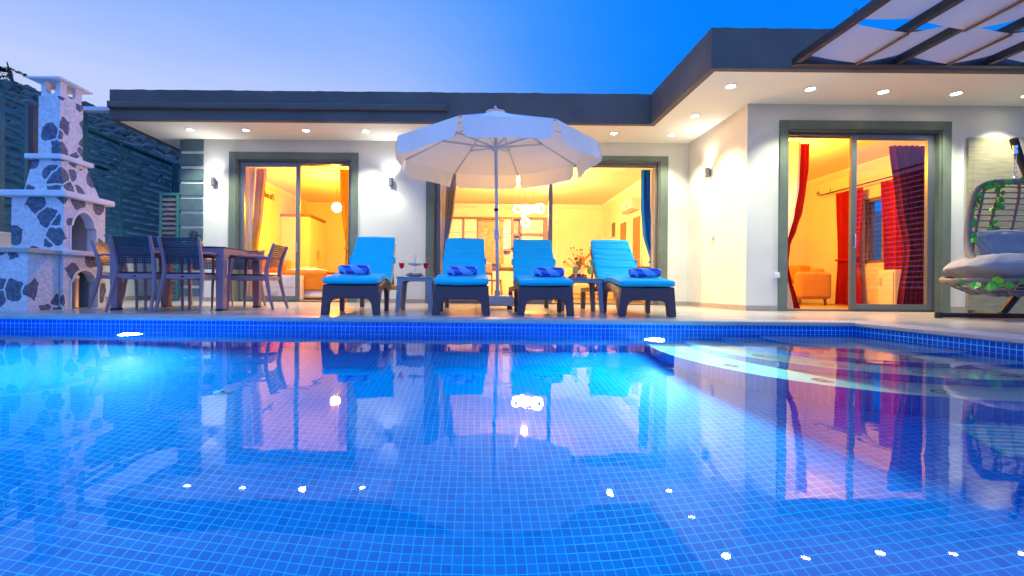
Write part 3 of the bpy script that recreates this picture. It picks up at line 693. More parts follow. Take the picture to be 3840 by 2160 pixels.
# ================================================================== STONE BARBECUE
bq = thing('barbecue', 'tall black and white stone barbecue fireplace with arched oven and chimney', 'barbecue', (-5.0, 5.45, 0))
bq.location = (0, 0, 0)
bx0, bx1, by0, by1 = -5.62, -4.94, 5.45, 6.08
def arch_poly(y0, y1, z0, z1, a0, a1, zs, rise, bottom=True):
    """outline of a face with an arch cut up from its bottom edge"""
    pts = [(y0, z0), (a0, z0), (a0, zs)]
    m = (a0+a1)/2; r = (a1-a0)/2-.025
    pts += [(m-r*cos(pi*k/14), zs+.0+rise*sin(pi*k/14)) for k in range(15)]
    pts += [(a1, zs), (a1, z0), (y1, z0), (y1, z1), (y0, z1)]
    return pts
def oven(z0, z1, x0, x1, y0, y1, a0, a1, zs, rise, name):
    m = MB(); m.prism(arch_poly(y0, y1, z0, z1, a0, a1, zs, rise), 'x', x1-.12, x1)
    m.box((x0, y0, z0), (x0+.06, y1, z1)); m.box((x0+.06, y0, z0), (x1-.12, y0+.06, z1)); m.box((x0+.06, y1-.06, z0), (x1-.12, y1, z1))
    o = m.build(name, M['stone'], bq)
    i = MB(); i.box((x0+.06, y0+.06, z0+.002), (x0+.075, y1-.06, z1)); i.box((x0+.075, y0+.06, z0+.002), (x1-.12, y0+.075, z1)); i.box((x0+.075, y1-.075, z0+.002), (x1-.12, y1-.06, z1))
    i.box((x0+.075, y0+.075, z1-.02), (x1-.121, y1-.075, z1-.001))
    i.build('oven_lining', M['oven'], o)
    # plaster reveal round the arch
    r = MB(); p = arch_poly(y0, y1, z0, z1, a0, a1, zs, rise)[1:-3]
    for k in range(len(p)-1):
        (ya, za), (yb, zb) = p[k], p[k+1]; c = ((a0+a1)/2, zs)
        def inn(y, z): return (y+(.022 if y < c[0] else -.022), z-(.022 if z > zs+.01 else 0))
        ia, ib = inn(ya, za), inn(yb, zb)
        r.hexa([(x1-.119, ya, za), (x1+.006, ya, za), (x1+.006, yb, zb), (x1-.119, yb, zb), (x1-.119, ia[0], ia[1]), (x1+.006, ia[0], ia[1]), (x1+.006, ib[0], ib[1]), (x1-.119, ib[0], ib[1])])
    r.build('arch_rim', M['white'], o)
    return o
oven(0.0, .655, bx0, bx1, by0, by1, 5.54, 5.97, .33, .17, 'base')
oven(.715, 1.345, bx0+.03, bx1-.02, by0+.02, by1, 5.55, 5.96, 1.02, .21, 'firebox')
m = MB(); m.box((bx0-.02, by0-.02, .656), (bx1+.05, by1+.05, .714)); m.build('hearth_slab', M['white'], bq, bevel=.008)
m = MB(); m.box((bx0-.06, by0-.05, 1.346), (bx1+.05, by1+.08, 1.42)); m.build('mantel_slab', M['white'], bq, bevel=.012)
m = MB(); m.hexa([(-5.44, 5.47, 1.421), (-4.97, 5.47, 1.421), (-4.97, 6.0, 1.421), (-5.44, 6.0, 1.421), (-5.35, 5.48, 1.80), (-5.015, 5.48, 1.80), (-5.015, 5.85, 1.80), (-5.35, 5.85, 1.80)]); m.build('hood', M['stone'], bq)
m = MB(); m.box((-5.41, 5.43, 1.801), (-4.96, 5.90, 1.86)); m.build('shelf_slab', M['white'], bq, bevel=.01)
m = MB(); m.box((-5.285, 5.48, 1.861), (-5.025, 5.80, 2.565)); m.build('chimney_stack', M['stone'], bq)
# vented cap with U shaped openings
cpm = MB(); X0, X1, Y0, Y1, z0, z1 = -5.265, -5.035, 5.49, 5.79, 2.566, 2.745
def uface(a0, a1):
    mm = (a0+a1)/2; r = (a1-a0)*.28; zc = z0+.09
    return [(a0, z0), (a1, z0), (a1, z1), (mm+r, z1), (mm+r, zc+.003)]+[(mm+r*cos(pi*k/12), zc-.065*sin(pi*k/12)) for k in range(1, 12)]+[(mm-r, zc+.003), (mm-r, z1), (a0, z1)]
cpm.prism(uface(X0, X1), 'y', Y0, Y0+.04); cpm.prism(uface(X0, X1), 'y', Y1-.04, Y1)
cpm.prism(uface(Y0+.041, Y1-.041), 'x', X1-.04, X1); cpm.prism(uface(Y0+.041, Y1-.041), 'x', X0, X0+.04)
cpm.build('chimney_vent', M['white'], bq)
m = MB(); a, b, c, d = -5.36, -4.96, 5.40, 5.87
m.hexa([(a, c, 2.746), (b, c, 2.746), (b, d, 2.746), (a, d, 2.746), (a, c, 2.765), (b, c, 2.765), (b, d, 2.765), (a, d, 2.765)])
m.add([(a, c, 2.766), (b, c, 2.766), (b, d, 2.766), (a, d, 2.766), (-5.155, 5.63, 2.82)], [(0, 1, 4), (1, 2, 4), (2, 3, 4), (3, 0, 4), (3, 2, 1, 0)])
m.build('chimney_cap', M['white'], bq)
ct = thing('stone_counter', 'low black and white stone counter with pale worktop in front of the barbecue', 'counter')
MB().box((-6.4, 5.05, 0), (-4.975, 5.425, .645)).build('base', M['stone'], ct)
MB().box((-6.42, 5.01, .646), (-4.93, 5.426, .70)).build('worktop', M['coping'], ct, bevel=.008)
tb = thing('pedal_bin', 'grey steel pedal bin standing in the lower arch of the barbecue', 'bin', (-5.08, 5.72, .002))
tb.location = (-5.075, 5.67, .003)
MB().lathe([(.105, 0), (.105, .012), (.10, .02), (.10, .37)], seg=24).build('body', M['bin'], tb, smooth=1)
MB().lathe([(.106, .371), (.106, .395), (.09, .415), (.0, .42)], seg=24).build('lid', M['plastic'], tb, smooth=1)

# ================================================================== DINING SET
tbx0, tbx1, tby0, tby1 = -4.33, -2.98, 5.37, 6.36
dt = thing('dining_table', 'brown resin dining table with dark glass top on the left deck', 'table', ((tbx0+tbx1)/2, (tby0+tby1)/2, 0))
hw, hd = (tbx1-tbx0)/2, (tby1-tby0)/2
ap = MB(); lw_ = .10
def apron(L): return [(-L, .745), (-L, .645), (-L+.02, .645), (-L+.05, .66), (-L+.07, .675), (L-.07, .675), (L-.05, .66), (L-.02, .645), (L, .645), (L, .745)]
for s in (-1, 1):
    ap.prism(apron(hw-lw_), 'y', s*(hd-.02)-.015, s*(hd-.02)+.015); ap.prism(apron(hd-lw_), 'x', s*(hw-.02)-.015, s*(hw-.02)+.015)
ap.build('apron', M['taupe'], dt)
for sx in (-1, 1):
    for sy in (-1, 1):
        l_ = MB(); xa, xb = sorted((sx*hw, sx*(hw-lw_))); ya, yb = sorted((sy*hd, sy*(hd-lw_)))
        l_.hexa([(xa+.008, ya+.008, .02), (xb-.008, ya+.008, .02), (xb-.008, yb-.008, .02), (xa+.008, yb-.008, .02), (xa, ya, .745), (xb, ya, .745), (xb, yb, .745), (xa, yb, .745)])
        lo = l_.build('leg', M['taupe'], dt, bevel=.008)
        MB().box((xa+.006, ya+.006, 0), (xb-.006, yb-.006, .019)).build('foot_cap', M['black'], lo)
MB().box((-hw-.005, -hd-.005, .746), (hw+.005, hd+.005, .758)).build('tabletop', M['tableglass'], dt, bevel=.003)
def dining_chair(label):
    t = thing('dining_chair', label, 'chair', (0, 0, 0), 0, 'chairs round the dining table')
    for s in (-1, 1):    # rear post: splayed foot, bend at the seat, leaning back
        MB().tube([(s*.245, -.10, 0), (s*.232, -.045, .20), (s*.215, -.005, .40), (s*.207, .0, .50), (s*.212, -.03, .65), (s*.222, -.095, .835)], [.014, .018, .023, .023, .02, .015], 8, flat=1.25).build('rear_leg', M['taupe'], t, smooth=1)
        MB().tube([(s*.225, .47, 0), (s*.222, .455, .40), (s*.228, .44, .655)], [.014, .019, .018], 8).build('front_leg', M['taupe'], t, smooth=1)
        MB().tube([(s*.213, -.04, .66), (s*.23, .10, .668), (s*.24, .30, .668), (s*.23, .45, .657)], [.016, .02, .021, .018], 8, flat=.7).build('armrest', M['taupe'], t, smooth=1)
        MB().box((s*.21-.012, .015, .37), (s*.21+.012, .44, .42)).build('side_rail', M['taupe'], t, bevel=.004)
    MB().prism([(-.205, .425), (-.205, .385), (-.14, .372), (0, .366), (.14, .372), (.205, .385), (.205, .425)], 'y', -.012, .012).build('rear_rail', M['taupe'], t)
    MB().prism([(-.205, .42), (-.205, .375), (.205, .375), (.205, .42)], 'y', .43, .452).build('front_rail', M['taupe'], t)
    MB().grid(lambda u, v: (-.20+.40*u, .0+.47*v, .437-.022*sin(pi*u)*sin(pi*min(1, v*1.1))+.004), 14, 14).build('seat', M['seat'], t, smooth=60, solid=.012)
    MB().grid(lambda u, v: ((-.205+.41*u), -.006-.03*sin(pi*u)-.075*v*v-.0, .535+.30*v-.010*sin(pi*u)*v), 16, 8).build('backrest', M['perf'], t, smooth=60, solid=0)
    MB().ball((0, -.016, .398), .012, 8, (1.6, .4, .8)).build('screw_cap', M['black'], t)
    return t
dc0 = dining_chair('brown dining armchair with perforated dark back, left one facing away from the pool')
dc0.location = (-3.80, 5.08, 0)
for (x, y, r, lab) in ((-3.29, 5.12, 0, 'brown dining armchair with perforated dark back, right one with its back to the pool'),
                       (-2.66, 5.97, pi/2+.04, 'brown dining armchair at the right head of the table, by the bedroom door'),
                       (-4.62, 5.80, -pi/2, 'brown dining armchair at the left head of the table, by the barbecue'),
                       (-4.02, 6.74, pi, 'brown dining armchair behind the table, left one facing the pool'),
                       (-3.42, 6.76, pi, 'brown dining armchair behind the table, right one facing the pool')):
    copy_tree(dc0, None, (x, y, 0), r, lab)
pp = thing('plant_pot', 'yellow woven pot with a dry sprig on the dining table', 'plant pot', (-3.72, 6.0, .758))
MB().lathe([(.055, 0), (.085, .03), (.095, .075), (.085, .11), (.075, .115), (.07, .10)], seg=20).build('pot', M['yellowpot'], pp, smooth=1)
sp = MB(); rr = random.Random(2)
for k in range(11):
    a = rr.uniform(0, 2*pi); d = rr.uniform(.02, .10); h = rr.uniform(.18, .27)
    e = (cos(a)*d, sin(a)*d, h); sp.tube([(0, 0, .08), (e[0]*.4, e[1]*.4, h*.6), e], .0035, 5)
    for q in range(5):
        u = rr.uniform(.5, 1); sp.ball((e[0]*u+rr.gauss(0, .012), e[1]*u+rr.gauss(0, .012), .08+(h-.08)*u), .011, 6, (1, 1, 1.4))
sp.build('sprig', M['dryplant'], pp, uv=False)
for x, y, n, lab in ((-3.66, 5.62, 3, 'small stack of pale plates on the dining table, between the two front chairs'), (-3.05-.18, 5.62, 1, 'single pale plate on the dining table near the bedroom door')):
    t = thing('plate', lab, 'plates', (x, y, .7585))
    for k in range(n): MB().lathe([(.06, .001+k*.014), (.085, .006+k*.014), (.125, .014+k*.014), (.123, .016+k*.014), (.06, .005+k*.014), (0, .005+k*.014)], seg=28).build('dish', M['porcelain'], t, smooth=1)

# ================================================================== SUN LOUNGERS
def sweep(path, hw, ht, nrm_off=0, seg=28, n=44, taper=None, round_end=.05, seed=0, crease=.004):
    """soft rounded pad following a (y,z) path"""
    P = [Vector((0, a, b)) for a, b in path]; Ls = [0]
    for i in range(1, len(P)): Ls.append(Ls[-1]+(P[i]-P[i-1]).length)
    T = Ls[-1]
    def at(s):
        s = max(0, min(T, s))
        for i in range(1, len(P)):
            if s <= Ls[i]+1e-9:
                u = (s-Ls[i-1])/(Ls[i]-Ls[i-1]); return P[i-1].lerp(P[i], u), (P[i]-P[i-1]).normalized()
        return P[-1], (P[-1]-P[-2]).normalized()
    def fn(u, v):
        s = T*u; p, d = at(s); p0, _ = at(s-.06); p1, _ = at(s+.06); d = (p1-p0).normalized()
        nn = Vector((0, -d.z, d.y)); a = 2*pi*v
        e = min(1, min(s, T-s)/round_end); e = sqrt(max(0, 1-(1-e)**2)) if e < 1 else 1
        e = max(e, .02)
        cxx, szz = cos(a), sin(a)
        x = math.copysign(abs(cxx)**.22, cxx)*(hw-.03*(1-e)-.015*(1-sqrt(abs(szz)))) ; z = math.copysign(abs(szz)**.55, szz)*ht*(.25+.75*e)
        if taper: x *= taper(u)
        z += .007*mnoise.noise(Vector((x*5+seed*7, s*7, 2.3)))+crease*(mnoise.noise(Vector((x*3+seed*3, s*26+x*(seed % 3-1)*5, seed)))+.7*mnoise.noise(Vector((x*4-seed, s*48, seed+4))))
        q = p+nn*(z+ht+nrm_off); return (x, q.y, q.z)
    return MB().grid(fn, n, seg, cv=True)
def closed_caps(mb, n, seg):
    mb.f.append(tuple(range(seg))); mb.f.append(tuple((n-1)*seg+k for k in range(seg))); return mb
def lounger(label, seed=0):
    t = thing('sun_lounger', label, 'sun lounger', (0, 0, 0), 0, 'sun loungers lined up along the pool')
    W_ = .305
    # front panel with two legs and an arched cut-out
    pp_ = [(-.318, 0), (-.235, 0), (-.222, .09)]+[(-.222+.075*(1-cos(pi/2*k/6)), .09+.085*sin(pi/2*k/6)) for k in range(1, 7)]
    pp_ += [(-p[0], p[1]) for p in reversed(pp_[3:])]+[(.222, .09), (.235, 0), (.318, 0), (.292, .325), (.15, .316), (0, .313), (-.15, .316), (-.292, .325)]
    fp = MB().prism(pp_, 'y', 0, .05); fp.build('front_panel', M['wicker'], t, bevel=.012)
    side = [(.052, 0), (.12, 0), (.15, .12), (.22, .22), (.32, .272), (.44, .290), (.56, .280), (.65, .245), (.69, .16), (.695, 0), (.765, 0), (.775, .18), (.80, .255), (1.0, .265), (1.95, .25), (1.95, .315), (1.0, .33), (.82, .335), (.70, .365), (.55, .385), (.42, .385), (.28, .365), (.15, .335), (.052, .325)]
    for s in (-1, 1):
        a, b = sorted((s*.298, s*.245)); MB().prism(side, 'x', a, b).build('side_rail', M['wicker'], t, bevel=.014)
        a, b = sorted((s*.30, s*.24)); MB().prism([(1.84, 0), (1.91, 0), (1.95, .249), (1.82, .249)], 'x', a, b).build('rear_leg', M['wicker'], t, bevel=.01)
    MB().box((-.244, .10, .30), (.244, 1.0, .318)).build('seat_deck', M['wicker'], t)
    MB().box((-.244, 1.90, .255), (.244, 1.948, .312)).build('head_rail', M['wicker'], t, bevel=.008)
    br_ = MB().hexa([(-.285, 1.02, .322), (.285, 1.02, .322), (.285, 1.06, .30), (-.285, 1.06, .30), (-.268, 1.50, .90), (.268, 1.50, .90), (.268, 1.55, .875), (-.268, 1.55, .875)])
    bo = br_.build('backrest', M['wicker'], t, bevel=.012)
    for s in (-1, 1): MB().tube([(s*.22, 1.42, .74), (s*.22, 1.62, .32)], .014, 8).build('prop', M['wicker'], bo, smooth=1)
    n, sg = 72, 40
    sp_ = sweep([(-.025, .325), (.10, .335), (.28, .362), (.44, .385), (.56, .386), (.70, .365), (.85, .340), (1.04, .345)], .308, .037, seg=sg, n=n, seed=seed, crease=.002); closed_caps(sp_, n, sg)
    sp_.build('seat_cushion', M['cushion'], t, smooth=70)
    bp_ = sweep([(1.0, .345), (1.14, .50), (1.32, .72), (1.515, .965)], .300, .036, seg=sg, n=n, taper=lambda u: 1-.085*u, seed=seed+11, crease=.0065); closed_caps(bp_, n, sg)
    bc = bp_.build('back_cushion', M['cushion'], t, smooth=70)
    stp = MB()
    for s in (-1, 1): stp.box((s*.288-.012, 1.20, .62), (s*.288+.012, 1.32, .70))
    stp.build('strap', M['cushion'], bc, bevel=.004)
    return t
lg0 = lounger('leftmost blue-cushioned wicker sun lounger, beside the wine glasses')
lg = [(-1.34, 4.86, .035, None), (-.158, 4.93, 0, 'blue-cushioned wicker sun lounger just left of the parasol pole'),
      (.775, 5.02, -.012, 'blue-cushioned wicker sun lounger just right of the parasol pole'), (1.885, 4.98, -.0, 'rightmost blue-cushioned wicker sun lounger, beside the lemonade glasses')]
for i, (x, y, r, lab) in enumerate(lg):
    if i == 0: lg0.location = (x, y, 0); lg0.rotation_euler = (0, 0, r)
    else:
        o = lounger(lab, i); o.location = (x, y, 0); o.rotation_euler = (0, 0, r)
def towel(x, y, z, rz, label, seed):
    t = thing('rolled_towel', label, 'towel', (x, y, z+.056), rz, 'rolled towels on the loungers')
    rn = random.Random(seed)
    m = MB(); m.grid(lambda u, v: ((-.165+.33*u)+.006*sin(9*v+seed), (.056+.003*sin(3*v*2*pi+u*5))*cos(2*pi*v)*(1-.12*abs(2*u-1)**6), .054*sin(2*pi*v)*(1-.12*abs(2*u-1)**6)), 22, 28, cv=True)
    closed_caps(m, 22, 28); m.build('roll', M['towel'], t, smooth=60)
    for s in (-1, 1):
        sp = [(s*.167, .047*(1-k/40)*cos(k*.55), .047*(1-k/40)*sin(k*.55)) for k in range(40)]
        MB().tube(sp, .0035, 5).build('fold_edge', M['towel'], t, smooth=1)
    return t
for (x, y, r, lg_), lab, sd in zip(lg, ('rolled blue patterned towel on the leftmost lounger', 'rolled blue patterned towel on the lounger left of the parasol pole', 'rolled blue patterned towel on the lounger right of the parasol pole', 'rolled blue patterned towel on the rightmost lounger'), (1, 2, 3, 4)):
    dx = (-.02, .0, .07, .06)[sd-1]
    towel(x+dx-.27*sin(r), y+.27, .436, r+(.02, .0, -.06, -.08)[sd-1], lab, sd)

# ================================================================== SIDE TABLES AND WHAT STANDS ON THEM
def side_table(label):
    t = thing('side_table', label, 'side table', (0, 0, 0), 0, 'low grey tables between the loungers'); h = .43; a = .225
    m = MB(); m.box((-a, -a, h-.016), (a, a, h))
    prof = [(-a+.012, h-.017), (-a+.012, h-.09), (-a+.07, h-.09), (-a+.085, h-.065), (-a+.11, h-.055), (a-.11, h-.055), (a-.085, h-.065), (a-.07, h-.09), (a-.012, h-.09), (a-.012, h-.017)]
    for s in (-1, 1):
        m.prism(prof, 'y', s*(a-.018)-.008, s*(a-.018)+.008)
        m.prism([(p[0]*.93, p[1]) for p in prof], 'x', s*(a-.018)-.008, s*(a-.018)+.008)
    m.build('tabletop', M['restable'], t, bevel=.003)
    for sx in (-1, 1):
        for sy in (-1, 1):
            zt = h-.091; o = .018; c = a-.012; w1, w0 = .062, .040
            def L(z, e, w): # L-shaped section
                x0, y0 = sx*(c+e), sy*(c+e)
                return [(x0, y0, z), (x0-sx*w, y0, z), (x0-sx*w, y0-sy*.016, z), (x0-sx*.016, y0-sy*.016, z), (x0-sx*.016, y0-sy*w, z), (x0, y0-sy*w, z)]
            q = L(0, o, w0+.012)+L(zt, 0, w1)
            MB().add(q, [tuple(range(6)), tuple(range(6, 12))]+[(k, (k+1) % 6, 6+(k+1) % 6, 6+k) for k in range(6)]).build('leg', M['restable'], t)
    return t
s0 = side_table('low grey resin side table with wine and a cake stand'); s0.location = (-.755, 5.80, 0)
copy_tree(s0, None, (1.37, 5.90, 0), 0, 'low grey resin side table with lemonade and red fruit')
def wine_glass(x, y, label):
    t = thing('wine_glass', label, 'glass', (x, y, .4305), 0, 'wine glasses on the left side table')
    g = MB(); g.lathe([(.034, 0), (.034, .003), (.006, .008), (.004, .03), (.004, .085), (.010, .095), (.026, .115), (.034, .145), (.036, .17), (.033, .205), (.0315, .205), (.0345, .17), (.0325, .146), (.024, .117), (.004, .098)], seg=24)
    g.build('bowl', M['thinglass'], t, smooth=60)
    MB().lathe([(.002, .0985), (.023, .117), (.0315, .146), (.0330, .172), (.0, .1722)], seg=24).build('wine', M['winered'], t, smooth=40)
    return t
wine_glass(-.935, 5.72, 'glass of red wine left of the cake stand'); wine_glass(-.63, 5.72, 'glass of red wine right of the cake stand')
cs = thing('cake_stand', 'two-tier white cake stand with biscuits between the wine glasses', 'cake stand', (-.775, 5.79, .4305))
MB().lathe([(.05, .0), (.06, .004), (.10, .012), (.135, .024), (.132, .027), (.09, .017), (0, .015)], seg=32).build('lower_plate', M['porcelain'], cs, smooth=60)
MB().lathe([(.01, .138), (.05, .142), (.085, .158), (.100, .170), (.098, .173), (.06, .158), (0, .152)], seg=32).build('upper_plate', M['porcelain'], cs, smooth=60)
m = MB(); m.tube([(0, 0, .015), (0, 0, .24)], .005, 10); m.torus((0, 0, .258), .016, .0035, (0, 1, 0)); 
for k in range(4): m.ball((0, 0, .18+k*.017), .0085, 8)
m.build('handle', M['chrome'], cs, smooth=1)
m = MB(); rr = random.Random(4)
for k in range(26):
    a = rr.uniform(0, 2*pi); d = rr.uniform(.03, .10); m.ball((cos(a)*d, sin(a)*d, .030+rr.uniform(0, .012)), .016, 8, (1.1, 1.1, .7))
m.build('biscuits', M['biscuit'], cs, smooth=1)
m = MB()
for k in range(12):
    a = k*.52; m.ball((cos(a)*.06, sin(a)*.06, .169), .011, 8, (1.5, 1, .7))
m.build('chocolates', M['darkfruit'], cs, smooth=1)
def lemonade(x, y, label):
    t = thing('lemonade_glass', label, 'glass', (x, y, .4305), 0, 'lemonade glasses on the right side table')
    MB().lathe([(.030, 0), (.030, .004), (.008, .01), (.006, .028), (.016, .04), (.034, .07), (.038, .10), (.033, .145), (.032, .19), (.0305, .19), (.0315, .145), (.036, .10), (.032, .071), (.004, .042)], seg=24).build('glass', M['thinglass'], t, smooth=60)
    MB().lathe([(.003, .043), (.031, .071), (.0345, .10), (.030, .148), (.0, .1485)], seg=24).build('drink', M['lemon'], t, smooth=40)
    MB().lathe([(.0, -.003), (.024, -.003), (.024, .003), (0, .003)], (.028, 0, .195), 18, 'y').build('lime_slice', M['lime'], t)
lemonade(1.265, 5.80, 'left glass of pale lemonade with a lime slice'); lemonade(1.455, 5.82, 'right glass of pale lemonade with a lime slice')
fb = thing('fruit_plate', 'white plate of red strawberries and cherries behind the lemonade', 'fruit', (1.34, 5.95, .4305))
MB().lathe([(.06, 0), (.10, .006), (.15, .018), (.147, .021), (.09, .012), (0, .010)], seg=28).build('dish', M['porcelain'], fb, smooth=60)
rr = random.Random(8); m, m2 = MB(), MB()
for k in range(22):
    a = rr.uniform(0, 2*pi); d = rr.uniform(0, .11); (m if k % 3 else m2).ball((cos(a)*d, sin(a)*d, .024+rr.uniform(0, .028)), .018, 8, (1, 1, 1.1))
m.build('strawberries', M['cherry'], fb, smooth=1); m2.build('cherries', M['darkfruit'], fb, smooth=1)
rp = thing('red_slice', 'single red melon slice lying at the left edge of the right side table', 'fruit', (1.19, 5.78, .4305))
MB().grid(lambda u, v: (-.028+.056*u, .016*cos(2*pi*v)*sin(pi*min(.98, max(.02, u))), .013+.013*sin(2*pi*v)*sin(pi*min(.98, max(.02, u)))), 12, 12, cv=True).build('flesh', M['cherry'], rp, smooth=1)
MB().tube([(-.028, .017, .003), (0, .022, .003), (.028, .017, .003)], .0025, 6).build('rind', M['lime'], rp)

# ================================================================== PARASOL
um = thing('parasol', 'large octagonal cream parasol with drooping valance between the loungers', 'parasol', (.26, 6.56, 0))
ZR, ZA, RR, A0 = 2.265, 2.865, 1.45, R(4-90+22.5)
def rim(k, r=RR, z=ZR): a = A0+k*pi/4; return Vector((r*cos(a), r*sin(a), z))
cv = MB(); nu = 8
for k in range(8):
    a, b = rim(k), rim(k+1); top = Vector((0, 0, ZA))
    n = 10; idx = {}
    o = len(cv.v)
    rows = []
    for i in range(n+1):
        u = i/n; row = []
        for j in range(n+1):
            v = j/n; p = top.lerp(a.lerp(b, v), max(u, .06))
            p.z -= .045*sin(pi*v)*u*(1.2-u)+.05*sin(pi*u)*.6
            row.append(len(cv.v)); cv.v.append(tuple(p))
        rows.append(row)
    for i in range(n):
        for j in range(n): cv.f.append((rows[i][j], rows[i+1][j], rows[i+1][j+1], rows[i][j+1]))
cv.build('canopy', M['canvas'], um, smooth=20, merge=True)
for k in range(8):
    a, b = rim(k), rim(k+1); e = (b-a); L = e.length; e.normalize(); on = Vector((e.y, -e.x, 0))
    if on.dot((a+b)/2) < 0: on = -on
    rn = random.Random(k+3)
    ph = rn.uniform(0, 6)
    def fl(u, v):
        s = .028+(L-.056)*u; c = min(s-.028, L-.028-s); rc = .08
        cut = (rc-sqrt(max(0, rc*rc-(rc-c)**2))) if c < rc else 0
        drop = .245-cut; zz = drop*v
        wob = .012*sin(9*u+ph)*v+.02*v*sin(3.1*u*2+ph)+.008*sin(31*u+ph)*v*v
        sag = .02*sin(pi*u)*0
        p = a+e*s-Vector((0, 0, zz+sag))+on*(.02*v+wob); return tuple(p)
    MB().grid(fl, 30, 8).build('valance', M['canvas'], um, smooth=60)
for k in range(8):
    a = rim(k, RR-.01, ZR-.012)
    MB().tube([(0, 0, ZA-.05), a], .015, 8).build('rib', M['parasolmetal'], um, smooth=1)
    q = Vector((0, 0, ZA-.05)).lerp(a, .56)
    MB().tube([(.03*cos(A0+k*pi/4), .03*sin(A0+k*pi/4), 2.325), q-Vector((0, 0, .012))], .015, 8).build('strut', M['parasolmetal'], um, smooth=1)
lean = Vector((.055, -.02, 0))
po = MB().tube([(lean.x, lean.y, .10), (0, 0, ZA-.02)], .024, 16).build('pole', M['parasolmetal'], um, smooth=1)
MB().lathe([(.028, -.02), (.031, -.02), (.031, .02), (.028, .02)], (.024, -.009, 1.42), 16).build('joint_ring', M['black'], po, smooth=1)
m = MB().lathe([(.026, -.07), (.036, -.06), (.036, .06), (.026, .07)], (.030, -.012, 1.07), 16); m.tube([(.03, -.04, 1.07), (.03, -.085, 1.07), (.075, -.09, 1.05)], .007, 8); m.ball((.085, -.09, 1.02), .016, 8); m.tube([(.075, -.09, 1.05), (.085, -.09, 1.02)], .006, 6)
m.build('crank', M['parasolmetal'], po, smooth=1)
MB().lathe([(.026, 2.27), (.05, 2.28), (.055, 2.31), (.045, 2.34), (.026, 2.36)], seg=18).build('runner', M['parasolmetal'], um, smooth=1)
vc = MB()
for k in range(8):
    a, b = rim(k, .15, ZA-.045), rim(k+1, .15, ZA-.045); t0 = Vector((0, 0, ZA+.015)); m1 = (a+b)/2+Vector((0, 0, .015))
    o = len(vc.v); vc.v += [tuple(t0), tuple(a), tuple(m1), tuple(b)]; vc.f += [(o, o+1, o+2), (o, o+2, o+3)]
vc.build('vent_flap', M['canvas'], um, merge=True)
MB().lathe([(.012, ZA+.01), (.022, ZA+.03), (.016, ZA+.048), (.006, ZA+.055), (0, ZA+.07)], seg=14).build('finial', M['parasolmetal'], um, smooth=1)
ub = MB().hexa([(-.16, -.17, .045), (.29, -.17, .045), (.29, .17, .045), (-.16, .17, .045), (-.145, -.15, .19), (.275, -.15, .19), (.275, .15, .19), (-.145, .15, .19)])
uo = ub.build('base', M['parasolmetal'], um, bevel=.02)
MB().lathe([(.032, .191), (.045, .191), (.04, .26), (.028, .27)], (.052, -.019, 0), 16).build('socket', M['parasolmetal'], uo, smooth=1)
for sx in (-.10, .23):
    for sy in (-.12, .12): MB().lathe([(.028, 0), (.03, .01), (.03, .03), (.02, .045)], (sx, sy, 0), 12).build('castor', M['black'], uo, smooth=1)

# ================================================================== PERGOLA WITH WOVEN SHADES
pg = thing('pergola', 'anthracite steel pergola with beige shade strips woven between its rafters', 'pergola')
PZ = 2.985; YE = 5.46; YN = 1.6
xs = [3.79, 4.46, 4.98, 5.53, 6.06, 6.60, 7.15]
MB().box((3.76, YE-.07, PZ), (7.4, YE, PZ+.09)).build('wall_beam', M['pergola'], pg, bevel=.004)
MB().box((3.76, YN-.07, PZ), (7.4, YN, PZ+.09)).build('front_beam', M['pergola'], pg, bevel=.004)
for i, x in enumerate(xs):
    hwx = .03 if i else .03
    MB().box((x-hwx, YN+.001, PZ+.01), (x+hwx, YE-.071, PZ+.10)).build('rafter', M['pergola'], pg, bevel=.003)
for x in (3.79, 7.15): MB().box((x-.05, YN-.09, 0), (x+.05, YN+.0, PZ-.001)).build('post', M['pergola'], pg, bevel=.004)
strips = [(5.36, 4.72), (4.66, 4.06), (4.00, 3.40), (3.34, 2.74), (2.68, 2.08)]
for k, (ya, yb) in enumerate(strips):
    zs = []
    for i, x in enumerate(xs):
        over = (i % 2 == (0 if k % 2 == 0 else 1)) or i == 0
        zs.append(PZ+.112 if over else PZ+.002)
    def shade(u, v, zs=zs, ya=ya, yb=yb):
        f = u*(len(xs)-1); i = min(int(f), len(xs)-2); q = f-i; s = q
        x = xs[i]+(xs[i+1]-xs[i])*q; z = zs[i]+(zs[i+1]-zs[i])*s-.010*sin(pi*q)-.006*sin(pi*v)
        return (x, ya+(yb-ya)*v, z)
    so = MB().grid(shade, 61, 8).build('shade_strip', M['sail'], pg, smooth=60)
    for i in range(1, len(xs)):
        if zs[i] < PZ+.05: MB().box((xs[i]-.011, yb, zs[i]-.022), (xs[i]+.011, ya, zs[i]-.006)).build('batten', M['woodtrim'], so)
hk = MB()
for y in (4.95, 4.55, 4.3): hk.torus((3.765, y, PZ+.125), .018, .003, (1, 0, 0), 14, 5)
hk.build('hook', M['darkmetal'], pg)

